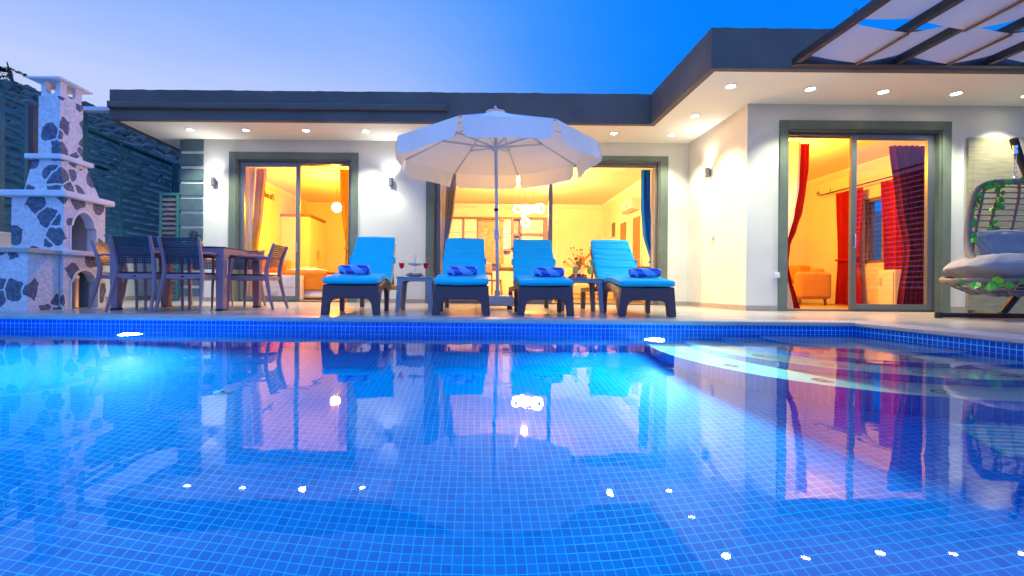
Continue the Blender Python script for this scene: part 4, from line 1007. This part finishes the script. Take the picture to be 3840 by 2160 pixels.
# ================================================================== HANGING SWING SEAT
sw = thing('hanging_seat', 'rattan hanging seat with grey cushions and green ivy at the right edge', 'hanging chair', (6.22, 5.25, 0))
def tb_(pts, r, seg=10): return MB().tube(pts, r, seg)
stand = MB()
stand.tube([(-.90, -.02, .035), (-.3, .0, .032), (.02, .02, .032)], .028, 12); stand.tube([(.02, .02, .032), (.5, .02, .032), (.95, -.02, .035)], .028, 12); stand.tube([(.02, .02, .034), (.1, .30, .034), (.18, .62, .034)], .026, 12)
so1 = stand.build('stand_base', M['darkmetal'], sw, smooth=1)
ft = MB()
for p in ((-.90, -.02), (.95, -.02), (.18, .62)): ft.lathe([(.034, .002), (.037, .02), (.034, .066), (0, .07)], (p[0], p[1], 0), 14)
ft.build('foot_cap', M['black'], so1, smooth=1)
mast = [(.04, .16, .05), (.26, .14, .35), (.43, .14, .8), (.43, .14, 1.2), (.28, .10, 1.62), (.08, .05, 1.92), (-.03, .0, 2.07)]
def smooth_path(p, it=3):
    p = [Vector(q) for q in p]
    for _ in range(it):
        o = [p[0]]
        for i in range(len(p)-1): o += [p[i].lerp(p[i+1], .25), p[i].lerp(p[i+1], .75)]
        p = o+[p[-1]]
    return p
MB().tube(smooth_path(mast), .036, 14).build('mast', M['darkmetal'], sw, smooth=1)
m = MB(); m.lathe([(.026, 1.90), (.026, 1.94), (.018, 1.945), (.018, 1.96), (.024, 1.965), (.024, 1.995), (.01, 2.01)], (-.01, 0, 0), 14); m.build('spring_clamp', M['chrome'], sw, smooth=1)
m = MB(); z = 1.885; k = 0
while z > 1.64: m.torus((-.01, 0, z), .013, .0035, (1, 0, 0) if k % 2 else (0, 1, 0), 12, 5, (1, 1.35) if not k % 2 else (1.35, 1)); z -= .027; k += 1
m.tube([(-.01, 0, 1.645), (-.06, -.01, 1.60)], .004, 6); m.tube([(-.01, 0, 1.645), (.04, -.01, 1.60)], .004, 6)
m.build('chain', M['chrome'], sw, smooth=1)
# back hoop: rounded top, flaring to the seat
def hoop_x(z):
    u = (z-.62)/(1.66-.62); return .62-.20*min(1, max(0, u))**.7
half = [(-.66, -.20, .62), (-.60, -.06, .74), (-.535, .02, .90), (-.49, .05, 1.10), (-.465, .05, 1.27), (-.45, .03, 1.42), (-.42, .02, 1.51), (-.34, .0, 1.56), (-.18, -.01, 1.575), (0, -.01, 1.58)]
hoop = smooth_path(half+[(-p[0], p[1], p[2]) for p in reversed(half[:-1])], 2)
MB().tube(hoop, .034, 10).build('back_hoop', M['rattan'], sw, smooth=1)
def back_pt(x, z): return Vector((x, .05+.20*(1-(abs(x)/.5)**2)*min(1, max(.15, (1.58-z)/.9)), z))
sl1 = MB()
for k in range(11):
    z = 1.525-k*.064; hx = next((abs(p.x) for p in reversed(hoop[:len(hoop)//2]) if p.z <= z), .6)
    sl1.tube([back_pt(-hx+2*hx*i/12, z+.012*(1-abs(i-6)/6)*(-1 if k > 6 else 1)) if 0 < i < 12 else Vector(((-hx if i == 0 else hx), .035, z)) for i in range(13)], .0125, 8, flat=.8)
sl1.build('back_slat', M['rattanslat'], sw, smooth=1)
vs_ = MB()
for x in (-.30, -.12, .12, .30): vs_.tube([back_pt(x*(1+.25*(1.55-z)), z)+Vector((0, -.004, 0)) for z in [1.57-.085*i for i in range(12)]], .016, 8)
vs_.build('back_cord', M['rattan'], sw, smooth=1)
# seat rim and shallow basket
rim_p = [Vector((.86*cos(a)*(1 if True else 1), -.10+.36*sin(a) if sin(a) < 0 else -.10+.40*sin(a), .505+.03*max(0, sin(a)))) for a in [2*pi*k/48 for k in range(48)]]
rim_p = [Vector((math.copysign(abs(cos(a))**.7, cos(a))*.86*(1-.16*max(0, sin(a))), -.10+math.copysign(abs(sin(a))**.8, sin(a))*.38, .425+.05*max(0, sin(a)))) for a in [2*pi*k/56 for k in range(56)]]
MB().tube(rim_p, .030, 10, close=True).build('seat_rim', M['rattan'], sw, smooth=1)
bk = MB()
for k in range(1, 8):
    s = 1-k*.095; z = .425-.022*k-.012*k*(k < 5); bk.tube([Vector((p.x*s, -.10+(p.y+.10)*s, z)) for p in rim_p], .011, 6, close=True)
for k in range(0, 56, 4):
    p = rim_p[k]; bk.tube([Vector((p.x*(1-.095*i), -.10+(p.y+.10)*(1-.095*i), .425-.022*i-.012*i*(i < 5)-.012)) for i in range(8)], .013, 6)
bk.build('seat_basket', M['rattanslat'], sw, smooth=1)
def pillow(cx_, cy_, cz, a, b, c, puck, rx=0, seed=0, tp=0):
    def fn(u, v):
        th, ph = 2*pi*v, pi*(u-.5); ct, st_ = cos(th), sin(th); cp_, sp_ = cos(ph), sin(ph)
        x = math.copysign(abs(ct)**.45, ct)*abs(cp_)**.45; y = math.copysign(abs(st_)**.45, st_)*abs(cp_)**.45; z = math.copysign(abs(sp_)**.9, sp_)
        th_ = (1-.75*max(abs(x), abs(y))**6)
        d = 1
        for (qx, qy) in puck: d -= .42*math.exp(-((x*a-qx)**2+(y*b-qy)**2)/.012)
        w = .06*mnoise.noise(Vector((x*3.3+seed, y*3.3, 1)))+.03*mnoise.noise(Vector((x*9+seed, y*9, 4)))
        p = Vector((x*a*(1-tp*max(0, y)), y*b, (z*c*th_*d)+w*c*2)); p.rotate(Matrix.Rotation(rx, 3, 'X'))
        return (cx_+p.x, cy_+p.y, cz+p.z)
    return MB().grid(fn, 29, 64, cv=True)
pillow(0, -.11, .575, .83, .38, .16, [(-.34, -.05), (.34, -.05), (0, -.05)], R(-3), 1, .2).build('seat_cushion', M['greycushion'], sw, smooth=80)
pillow(.05, .05, .845, .44, .20, .10, [(0, 0)], R(72), 5).build('back_cushion', M['greycushion'], sw, smooth=80)
lf = MB(); rr = random.Random(12)
def leaf(p, d, n, s):
    d = d.normalized(); n = (n-d*n.dot(d)).normalized(); t = d.cross(n)
    prof = [(0, 0), (.28, .34), (.5, .30), (.62, .46), (.8, .22), (1, 0), (.8, -.22), (.62, -.46), (.5, -.30), (.28, -.34)]
    MB().add([p+(d*a+t*b+n*(-.25*abs(b)+.12*a*(1-a)))*s for a, b in prof]+[p+d*.45*s+n*.06*s], [(i, (i+1) % 10, 10) for i in range(10)]).build('ivy_leaf', M['leaf'], sw, uv=False)
def rv(): return Vector((rr.gauss(0, 1), -abs(rr.gauss(.8, .5)), rr.gauss(0, .6)))
hpl = [p for p in hoop if p.x < .2]
for k in range(26):
    p = rr.choice(hpl); leaf(p+Vector((0, -.035, 0)), Vector((rr.gauss(0, 1), rr.gauss(-.2, .3), rr.gauss(0, 1))), rv(), rr.uniform(.06, .105))
for k in range(20):
    z = rr.uniform(.85, 1.52); p = back_pt(-.12*(1+.25*(1.55-z)), z); leaf(p+Vector((rr.gauss(0, .02), -.03, 0)), Vector((rr.gauss(0, 1), -.2, rr.gauss(-.2, 1))), rv(), rr.uniform(.06, .11))
for k in range(40):
    p = rr.choice(rim_p)
    if p.y < .0 : leaf(p+Vector((0, -.03, -.005)), Vector((rr.gauss(0, 1), -.3, rr.gauss(-.5, .5))), rv(), rr.uniform(.07, .12))
# === PART3

# ================================================================== ROOMS SEEN THROUGH THE DOORS
def curtain(name, label, cat_m, y, rows, depth=.035, folds=6, ph=0, band=None, group=None, cat='curtain', ax='y'):
    """rows: (z, x0, x1) from top to bottom; ax 'x' hangs on a wall running along y"""
    t = thing(name, label, cat, (0, 0, 0), 0, group)
    def fn(u, v):
        z = rows[0][0]+(rows[-1][0]-rows[0][0])*u
        for i in range(1, len(rows)):
            if z >= rows[i][0]-1e-6: break
        (za, a0, a1), (zb, b0, b1) = rows[i-1], rows[i]; q = 0 if za == zb else (za-z)/(za-zb); q = q*q*(3-2*q)*.5+q*.5
        x0, x1 = a0+(b0-a0)*q, a1+(b1-a1)*q; x = x0+(x1-x0)*v
        d = depth*(sin(2*pi*folds*v+ph+.5*sin(3*u))+.35*sin(2*pi*folds*2.3*v+1))
        return (x, y+d, z) if ax == 'y' else (y+d, x, z)
    MB().grid(fn, 40, folds*12+1).build('drape', cat_m, t, smooth=80)
    if band:
        z, x0, x1 = band; n = 16
        MB().grid(lambda u, v: ((x0+(x1-x0)*u, y+(depth*1.6)*(1 if v > .5 else -1), z-.045+.09*(v*2 % 1)) if ax == 'y' else (y+(depth*1.6)*(1 if v > .5 else -1), x0+(x1-x0)*u, z-.03+.06*(v*2 % 1))), n, 4).build('tieback', cat_m, t)
    return t
# bedroom ---------------------------------------------------------
yc = YB+.36
curtain('sheer_curtain', 'white sheer curtain at the left side of the bedroom door', M['sheer'], yc-.03, [(2.58, -4.56, -4.27), (1.5, -4.56, -4.33), (.02, -4.56, -4.33)], .02, 7)
curtain('curtain', 'orange curtain tied back at the left side of the bedroom door', M['orangecloth'], yc+.05, [(2.58, -4.30, -4.10), (1.8, -4.34, -4.16), (1.0, -4.42, -4.26), (.02, -4.38, -4.12)], .03, 5, 1, (1.0, -4.43, -4.25))
curtain('curtain', 'orange curtain tied back at the right side of the bedroom door', M['orangecloth'], yc+.05, [(2.58, -2.68, -2.38), (1.9, -2.65, -2.38), (1.05, -2.54, -2.36), (.02, -2.60, -2.36)], .03, 5, 2, (1.05, -2.56, -2.36))
bd = thing('bed', 'white bed with an orange cover across its foot in the left room', 'bed', (-4.1, 9.55, .012))
MB().box((-.95, 0, .05), (.95, 1.65, .30)).build('bed_base', M['bedwhite'], bd, bevel=.02)
MB().box((-.96, .0, .301), (.96, 1.66, .56)).build('mattress', M['bedwhite'], bd, bevel=.05)
MB().box((-1.06, -.02, .0), (-.965, 1.68, 1.05)).build('headboard', M['peach'], bd, bevel=.02)
m = MB(); m.grid(lambda u, v: (.05+.93*u, (-.03-.012*sin(14*u) if v < .35 else -.03+1.72*(v-.35)/.65*1.0), (.20+.39*v/.35 if v < .35 else .595+.012*sin(9*u+6*v))), 30, 40); m.build('cover', M['bedcover'], bd, smooth=70, solid=.02)
for i, (x, y, r) in enumerate(((-.42, .30, .2), (-.40, .95, -.1))):
    t = thing('pillow', ('orange cushion leaning on the near side of the bed', 'orange cushion on the far side of the bed')[i], 'cushion', (-4.1+x, 9.55+y, .74), r)
    pillow(0, 0, 0, .24, .20, .08, [], R(58), 3+i).build('cover', M['bedcover'], t, smooth=80)
tw = thing('folded_throw', 'crumpled white and orange throw lying on the bed cover', 'blanket', (-3.75, 10.0, .62))
MB().grid(lambda u, v: (-.35+.8*u, -.15+.3*v, .02+.05*sin(pi*v)*sin(pi*u)+.02*mnoise.noise(Vector((u*7, v*5, 0)))), 24, 12).build('cloth', M['bedwhite'], tw, smooth=70, solid=.02)
wb = thing('waste_bin', 'small grey waste bin on the bedroom floor by the bed foot', 'bin', (-3.02, 9.5, .012))
MB().lathe([(.085, 0), (.11, .28), (.105, .28), (.08, .01)], seg=20).build('bucket', M['restable'], wb, smooth=1)
MB().torus((0, 0, .28), .108, .006, seg=20).build('rim', M['plaster'], wb, smooth=1)
wd = thing('wardrobe', 'cream corner wardrobe with a brown cornice in the left room', 'wardrobe', (-5.26, 12.2, .012))
MB().box((0, 0, 0), (.78, 1.2, 2.14)).build('carcass', M['cream'], wd, bevel=.004)
for y in (.01, .605):
    d = MB().box((.781, y, .06), (.80, y+.585, 2.12)).build('door', M['cream'], wd, bevel=.003)
    hy = .54 if y < .3 else .66; MB().tube([(.80, hy, 1.0), (.825, hy+(.02 if y < .3 else -.02)*0, 1.06), (.825, hy, 1.22), (.80, hy, 1.28)], .008, 8).build('handle', M['brownpost'], d, smooth=1)
MB().box((-.0, -.02, 2.141), (.83, 1.22, 2.21)).build('cornice', M['woodtrim'], wd, bevel=.01)
pl = thing('pendant_lamp', 'glowing round glass pendant lamp in the bedroom', 'pendant lamp', (-3.22, 10.5, 2.86))
MB().lathe([(.17, 0), (.17, -.02), (.16, -.03), (0, -.03)], seg=28).build('ceiling_plate', M['plastic'], pl, smooth=1)
MB().tube([(0, 0, -.03), (0, 0, -.62)], .004, 6).build('cord', M['black'], pl)
MB().ball((0, 0, -.745), .105, 20).build('globe', M['lamp_warm'], pl, smooth=1)
MB().lathe([(.03, -.60), (.035, -.64), (.05, -.655), (.02, -.60)], seg=14).build('holder', M['chrome'], pl, smooth=1)
cl = thing('ceiling_lamp', 'flat round ceiling lamp in the bedroom', 'ceiling lamp', (-3.4, 9.55, 2.86))
MB().lathe([(.20, 0), (.20, -.03), (.18, -.045), (.0, -.05)], seg=28).build('shade', M['plastic'], cl, smooth=1)
MB().lathe([(.205, -.001), (.21, -.012), (.205, -.02)], seg=28).build('rim', M['chrome'], cl, smooth=1)
ch = thing('bedside_drawers', 'low white chest of drawers under the bedroom glass', 'drawers', (-4.0, 9.1, .012))
MB().box((-.42, 0, .0), (.42, .38, .50)).build('carcass', M['bedwhite'], ch, bevel=.006)
for z in (.03, .265):
    d = MB().box((-.40, -.018, z), (.40, -.001, z+.215)).build('drawer', M['bedwhite'], ch, bevel=.004); MB().tube([(-.06, -.018, z+.13), (-.05, -.04, z+.13), (.05, -.04, z+.13), (.06, -.018, z+.13)], .006, 6).build('handle', M['chrome'], d, smooth=1)
# living room -------------------------------------------------------
curtain('curtain', 'grey-brown curtain tied back at the left of the wide glass door', M['greycloth'], YB+.42, [(2.62, -.60, -.36), (1.9, -.62, -.43), (1.0, -.70, -.57), (.02, -.70, -.50)], .03, 5, .5, (1.0, -.72, -.55))
curtain('sheer_curtain', 'thin white sheer beside the grey-brown curtain', M['sheer'], YB+.34, [(2.62, -.76, -.58), (.02, -.76, -.66)], .015, 5)
curtain('curtain', 'bright blue curtain tied back at the right of the wide glass door', M['bluecloth'], YB+.40, [(2.62, 3.20, 3.37), (1.9, 3.20, 3.38), (1.35, 3.25, 3.41), (.85, 3.39, 3.53), (.02, 3.36, 3.52)], .03, 4, .2, (.85, 3.37, 3.54))
curtain('sheer_curtain', 'white sheer curtain behind the blue curtain', M['sheer'], YB+.33, [(2.62, 3.36, 3.6), (.02, 3.38, 3.6)], .015, 5)
kt = thing('kitchen_cabinets', 'brown-framed cream wall cabinets at the back of the living room', 'kitchen', (0, 13.70, 0))
m = MB()
for a, b, c, d in ((-1.55, -1.50, 1.5, 2.36), (.02, .08, 1.5, 2.36), (1.05, 1.13, 1.5, 2.36), (2.02, 2.12, 1.2, 2.40), (1.30, 1.36, 1.5, 2.36), (-.42, -.37, 1.5, 2.36)): m.box((a, -.03, c), (b, .35, d))
m.box((-1.55, -.035, 2.361), (2.12, .352, 2.42)); m.box((1.13, -.03, 1.86), (2.02, .34, 1.93)); m.box((.55, -.02, 1.40), (1.05, .34, 1.46))
m.build('frame', M['woodtrim'], kt)
for a, b, c, d in ((-1.49, -.43, 1.52, 1.93), (-1.49, -.43, 1.94, 2.35), (-.36, .015, 1.52, 1.93), (-.36, .015, 1.94, 2.35), (.56, 1.04, 1.47, 1.93), (.56, 1.04, 1.94, 2.35), (1.37, 2.01, 1.94, 2.35), (1.37, 2.01, 1.30, 1.85)):
    d_ = MB().box((a, 0, c), (b, .33, d)).build('door', M['cream'], kt, bevel=.004)
    MB().box(((a+b)/2-.12, -.014, c+.03), ((a+b)/2+.12, -.001, c+.045)).build('handle', M['chrome'], d_)
MB().box((-1.55, -.30, .0), (2.0, .34, .86)).build('base_unit', M['cream'], kt, bevel=.004)
MB().box((-1.56, -.32, .861), (2.02, .35, .90)).build('worktop', M['woodtrim'], kt, bevel=.004)
MB().box((-1.55, .345, .901), (2.0, .355, 1.5)).build('backsplash', M['cream'], kt)
bl = thing('roman_blind', 'patterned yellow roman blind in the kitchen window', 'blind', (.30, 13.64, 0))
for k in range(6): MB().box((-.24, -.012-.004*k, 2.27-.21*(k+1)+.004), (.52, .004, 2.27-.21*k)).build('fold', M['blind'], bl)
MB().box((-.26, -.03, 2.271), (.54, .02, 2.33)).build('headrail', M['woodtrim'], bl)
dnt = thing('kitchen_table', 'wooden kitchen table seen between the two middle loungers', 'table', (.72, 11.0, .012))
MB().box((-.62, -.4, .70), (.62, .4, .75)).build('tabletop', M['woodtrim'], dnt, bevel=.005)
for sx in (-.55, .55):
    for sy in (-.33, .33): MB().box((sx-.03, sy-.03, 0), (sx+.03, sy+.03, .699)).build('leg', M['woodtrim'], dnt)
kc = thing('kitchen_chair', 'brown wooden kitchen chair beside the parasol pole', 'chair', (.30, 10.3, .012), .5)
MB().box((-.21, -.21, .43), (.21, .21, .47)).build('seat', M['sofacush'], kc, bevel=.01)
MB().grid(lambda u, v: (-.20+.4*u, .20+.05*v-.05*sin(pi*u), .58+.30*v), 10, 5).build('backrest', M['woodtrim'], kc, solid=.02, smooth=60)
for sx in (-.19, .19):
    MB().tube([(sx*1.15, -.22, 0), (sx, -.18, .44)], .018, 8).build('leg', M['woodtrim'], kc, smooth=1); MB().tube([(sx*1.15, .24, 0), (sx, .19, .45), (sx, .25, .86)], .018, 8).build('leg', M['woodtrim'], kc, smooth=1)
chd = thing('ring_chandelier', 'chandelier of small glowing rings hanging in the living room', 'chandelier', (1.15, 10.5, 2.86))
MB().lathe([(.22, 0), (.22, -.025), (.20, -.035), (0, -.035)], seg=28).build('ceiling_plate', M['plastic'], chd, smooth=1)
rr = random.Random(6)
rings = [(-.19, -.735, .085, .1), (.0, -.73, .09, .25), (.05, -.76, .085, .8), (.17, -.76, .06, 1.2), (.23, -.74, .075, -.9), (.31, -.72, .10, .2), (-.02, -1.05, .085, .1), (-.06, -.88, .05, 1.35)]
for (x, z, r, tlt) in rings:
    o = MB().torus((x, rr.uniform(-.12, .12), z), r, .011, (sin(tlt), cos(tlt), .1), 26, 8).build('ring', M['ring_led'], chd, smooth=1)
    MB().tube([(x*.5, 0, -.035), (x, 0, z+r)], .0015, 5).build('cord', M['woodtrim'], o)
light('POINT', 'room_light', (0, 0, -.12), LIV_E*.6, WARM2, chd, .06)
ac = thing('air_conditioner', 'white split air conditioner high on the living room side wall', 'air conditioner', (XS-.002, 11.35, 2.22))
MB().prism([(0, 0), (-.12, 0), (-.20, .06), (-.21, .12), (-.21, .26), (-.19, .29), (0, .29)], 'y', -.42, .42).build('housing', M['plastic'], ac, bevel=.012)
MB().hexa([(-.125, -.38, -.004), (-.19, -.38, .046), (-.19, .38, .046), (-.125, .38, -.004), (-.125, -.38, -.014), (-.20, -.38, .04), (-.20, .38, .04), (-.125, .38, -.014)]).build('flap', M['restable'], ac)
MB().box((-.214, -.08, .10), (-.209, .02, .16)).build('badge', M['woodtrim'], ac)
for y0, y1, lab in ((10.75, 11.45, 'open cream interior doorway nearest the blue curtain'), (11.75, 12.45, 'cream interior doorway farther along the living room side wall')):
    t = thing('interior_door', lab, 'door', (XS-.002, y0, .012), 0, None); L = y1-y0
    m = MB(); m.box((-.03, 0, 0), (0, .08, 2.12)); m.box((-.03, L-.08, 0), (0, L, 2.12)); m.box((-.03, .08, 2.04), (0, L-.08, 2.12)); m.build('door_frame', M['cream'], t, bevel=.004)
    lf_ = MB().box((-.012, .082, 0), (-.003, L-.082, 2.038)).build('leaf', M['woodtrim'], t); MB().box((-.045, .12, .98), (-.013, .24, 1.0)).build('handle', M['chrome'], lf_)
t = thing('interior_door', 'pale closed door in the living room back wall behind the flowers', 'door', (2.75, 14.055, .012))
m = MB(); m.box((0, -.03, 0), (.08, 0, 2.1)); m.box((.92, -.03, 0), (1.0, 0, 2.1)); m.box((.08, -.03, 2.02), (.92, 0, 2.1)); m.build('door_frame', M['cream'], t, bevel=.004)
lf_ = MB().box((.082, -.014, 0), (.918, -.004, 2.018)).build('leaf', M['cream'], t); MB().box((.80, -.05, .98), (.90, -.015, 1.0)).build('handle', M['chrome'], lf_)
t = thing('wall_picture', 'small brown framed picture on the living room side wall', 'picture', (XS-.002, 13.0, 1.98))
MB().box((-.025, -.13, -.20), (0, .13, .20)).build('frame', M['woodtrim'], t, bevel=.004); MB().box((-.029, -.10, -.17), (-.026, .10, .17)).build('print', M['brownpost'], t)
t = thing('alarm_box', 'small white box high on the living room back wall', 'alarm', (2.50, 14.055, 2.42))
MB().box((-.08, -.05, -.10), (.08, 0, .10)).build('case', M['plastic'], t, bevel=.01); MB().ball((0, -.052, -.03), .02, 8).build('sensor', M['restable'], t)
ls = thing('living_room_sofa', 'peach upholstered sofa at the back of the living room', 'sofa', (2.55, 12.2, .012))
MB().box((-.95, -.4, .12), (.95, .4, .42)).build('seat', M['peach'], ls, bevel=.05); MB().box((-.95, .2, .421), (.95, .42, .84)).build('backrest', M['peach'], ls, bevel=.05)
for s in (-1, 1): MB().box((s*1.05-.1, -.42, .10), (s*1.05+.1, .42, .60)).build('armrest', M['peach'], ls, bevel=.04)
for sx in (-.85, .85):
    for sy in (-.33, .33): MB().tube([(sx, sy, 0), (sx, sy, .119)], .02, 8).build('leg', M['woodtrim'], ls)
for x, r, lab in ((1.98, .3, 'orange-brown cushion at the left end of the peach sofa'), (3.1, -.3, 'peach cushion at the right end of the peach sofa')):
    t = thing('cushion', lab, 'cushion', (x, 12.1, .62), r); pillow(0, 0, 0, .21, .20, .07, [], R(65), 9).build('cover', M['sofacush'] if x < 2.5 else M['peach'], t, smooth=80)
cof = thing('coffee_table', 'low wooden coffee table under the orange flowers', 'table', (2.12, 9.7, .012))
MB().box((-.5, -.28, .46), (.5, .28, .50)).build('tabletop', M['woodtrim'], cof, bevel=.006)
for sx in (-.42, .42):
    for sy in (-.2, .2): MB().tube([(sx*1.1, sy*1.1, 0), (sx, sy, .459)], .022, 8).build('leg', M['woodtrim'], cof, smooth=1)
fv = thing('flower_vase', 'vase of orange autumn flowers in the living room behind the side table', 'flowers', (2.17, 9.6, .512))
MB().lathe([(.04, 0), (.06, .03), (.055, .10), (.035, .15), (.045, .18), (.04, .18), (.03, .15)], seg=18).build('vase', M['cream'], fv, smooth=1)
rr = random.Random(21); a_, b_, c_ = MB(), MB(), MB()
for k in range(46):
    th = rr.uniform(0, 2*pi); d = abs(rr.gauss(0, .14)); h = rr.uniform(.22, .44) if k < 34 else rr.uniform(.42, .66)
    p = (cos(th)*d+ (.02), sin(th)*d*.6, h); c_.tube([(0, 0, .12), (p[0]*.5, p[1]*.5, .12+(h-.12)*.6), p], .003, 5)
    (a_ if k % 3 else b_).ball(p, rr.uniform(.016, .042) if k < 34 else .022, 8, (1, 1, .8))
for k in range(7): a_.ball((.12+.028*k, 0, .40+.03*k), .024, 8, (1, 1, 1.2))
c_.tube([(0, 0, .15), (.12, 0, .40), (.30, 0, .60)], .004, 5)
a_.build('blossoms', M['orangeflower'], fv, smooth=1); b_.build('leaves', M['olive'], fv, smooth=1); c_.build('stems', M['dryplant'], fv)
sb = thing('sideboard', 'brown wooden sideboard low beside the blue curtain', 'sideboard', (3.35, 10.2, .012))
MB().box((-.35, -.25, .05), (.5, .25, .74)).build('carcass', M['sofa'], sb, bevel=.01); MB().box((-.37, -.27, .741), (.52, .27, .78)).build('top', M['woodtrim'], sb)
# right-hand room -----------------------------------------------------
yr = YF+.40
curtain('sheer_curtain', 'white sheer curtain at the left side of the red-curtained door', M['sheer'], yr-.06, [(2.58, 4.70, 4.95), (1.9, 4.70, 4.93), (1.45, 4.66, 4.86), (1.05, 4.5, 4.76), (.6, 4.5, 4.74), (.02, 4.66, 4.86)], .015, 5)
curtain('curtain', 'red curtain swept back at the left side of the right-hand door', M['redcloth'], yr+.05, [(2.58, 4.97, 5.15), (2.2, 4.965, 5.14), (1.85, 4.945, 5.10), (1.55, 4.91, 5.06), (1.25, 4.83, 4.97), (1.0, 4.73, 4.87), (.7, 4.69, 4.84), (.45, 4.73, 4.89), (.2, 4.80, 4.97), (.02, 4.85, 5.03)], .03, 4, .4)
curtain('curtain', 'dark red curtain behind the closed glass leaf of the right-hand door', M['maroon'], yr+.04, [(2.56, 6.40, 7.02), (1.7, 6.52, 7.02), (.95, 6.66, 7.02), (.02, 6.54, 7.02)], .03, 7, 0)
xr = 7.66
curtain('curtain', 'bright red curtain with tieback left of the side window', M['redcloth'], xr, [(2.36, 9.05, 9.66), (1.0, 9.14, 9.60), (.02, 9.05, 9.66)], .04, 7, 0, (.95, 9.10, 9.63), None, 'curtain', 'x')
curtain('curtain', 'orange-red curtain right of the side window', M['redcloth'], xr, [(2.36, 7.92, 8.64), (1.2, 7.94, 8.56), (.02, 7.95, 8.50)], .04, 6, 1, None, None, 'curtain', 'x')
cr2 = thing('curtain_rod', 'black curtain rod with curled end over the side window', 'curtain rod', (xr, 0, 2.42))
MB().tube([(0, 7.7, 0), (0, 10.15, 0)], .014, 10).build('rod', M['black'], cr2, smooth=1)
m = MB(); m.tube([Vector((0, 10.15+.055*(1-k/34)*sin(k*.3)+.05, .05+.055*(1-k/34)*cos(k*.3))) for k in range(30)], .008, 6); m.tube([(0, 9.85, 0), (.0, 9.87, .07), (0, 9.84, .1)], .007, 6); m.build('finial', M['black'], cr2, smooth=1)
m = MB()
for k in range(14): m.torus((0, 9.32+.05*k, -.012), .022, .003, (0, 1, 0), 12, 5)
m.build('curtain_ring', M['black'], cr2, smooth=1)
sf_ = thing('corner_sofa', 'mustard velvet sofa seen through the right-hand door', 'sofa', (6.3, 8.9, .012))
MB().box((.03, -.0, .12), (.68, .20, .655)).build('armrest', M['sofa'], sf_, bevel=.06)
MB().box((.03, .202, .14), (.68, 1.45, .42)).build('seat', M['sofa'], sf_, bevel=.05); MB().box((.50, .21, .421), (.70, 1.45, .74)).build('backrest', M['sofa'], sf_, bevel=.05)
MB().box((-.85, .80, .14), (.025, 1.50, .42)).build('chaise', M['sofa'], sf_, bevel=.05); MB().box((-.85, 1.30, .421), (.45, 1.52, .78)).build('chaise_back', M['sofa'], sf_, bevel=.05)
for x, y in ((.10, .10), (.60, .10), (-.75, .88), (.60, 1.38)): MB().tube([(x+.02, y, 0), (x, y, .125)], .024, 8).build('leg', M['woodtrim'], sf_, smooth=1)
for x, y, r, lab in ((6.08, 9.55, .5, 'ochre cushion standing at the left on the mustard sofa'), (6.42, 9.35, -.2, 'large ochre cushion in the corner of the mustard sofa'), (6.72, 9.30, .25, 'ochre cushion behind the mustard sofa arm')):
    t = thing('cushion', lab, 'cushion', (x, y, .62), r, 'cushions on the mustard sofa'); pillow(0, 0, 0, .22, .21, .075, [], R(68), int(x*9)).build('cover', M['sofacush'], t, smooth=80)
cb = thing('low_cabinet', 'low cream cabinet under the side window, seen through glass', 'cabinet', (7.56, 8.10, .012))
MB().box((-.42, -.35, .0), (.10, -.03, .66)).build('carcass', M['cream'], cb, bevel=.006)
d = MB().box((-.44, -.33, .04), (-.421, -.05, .63)).build('door', M['cream'], cb, bevel=.004); MB().box((-.46, -.12, .40), (-.441, -.09, .52)).build('handle', M['chrome'], d)
t = thing('wall_socket', 'double socket on the back wall above the mustard sofa', 'socket', (6.65, 10.788, 1.02))
MB().box((-.09, -.012, -.045), (.09, 0, .045)).build('plate', M['plastic'], t, bevel=.004); MB().box((-.07, -.016, -.03), (-.01, -.013, .03)).box((.01, -.016, -.03), (.07, -.016+.003, .03)).build('insert', M['restable'], t)
cl2 = thing('ceiling_lamp', 'flat ceiling lamp in the room with red curtains', 'ceiling lamp', (5.35, 8.2, 2.86))
MB().lathe([(.22, 0), (.22, -.03), (.20, -.05), (.0, -.055)], seg=28).build('shade', M['plastic'], cl2, smooth=1)
MB().lathe([(.225, -.001), (.23, -.012), (.225, -.02)], seg=28).build('rim', M['chrome'], cl2, smooth=1)
light('POINT', 'ceiling_light', (0, 0, -.35), RR_E, WARM, cl2, .06)
wl = thing('reflected_lettering', 'small dark mirrored cursive lettering, a glass reflection modelled as letters on the bedroom side wall', 'lettering', (XL+.245, 11.35, 2.50))  # sign reflected in the door glass, modelled as solid mirrored letters
fc = bpy.data.curves.new('lettering', 'FONT'); fc.body = 'Paradise'; fc.size = .22; fc.shear = .35; fc.extrude = .006; fc.materials.append(M['brownpost'])
tmp = bpy.data.objects.new('tmp', fc); fo = bpy.data.objects.new('letters', bpy.data.meshes.new_from_object(tmp)); bpy.data.objects.remove(tmp); COL.objects.link(fo); fo.parent = wl
fo.rotation_euler = (pi/2, 0, -pi/2); fo.location = (0, .45, 0)
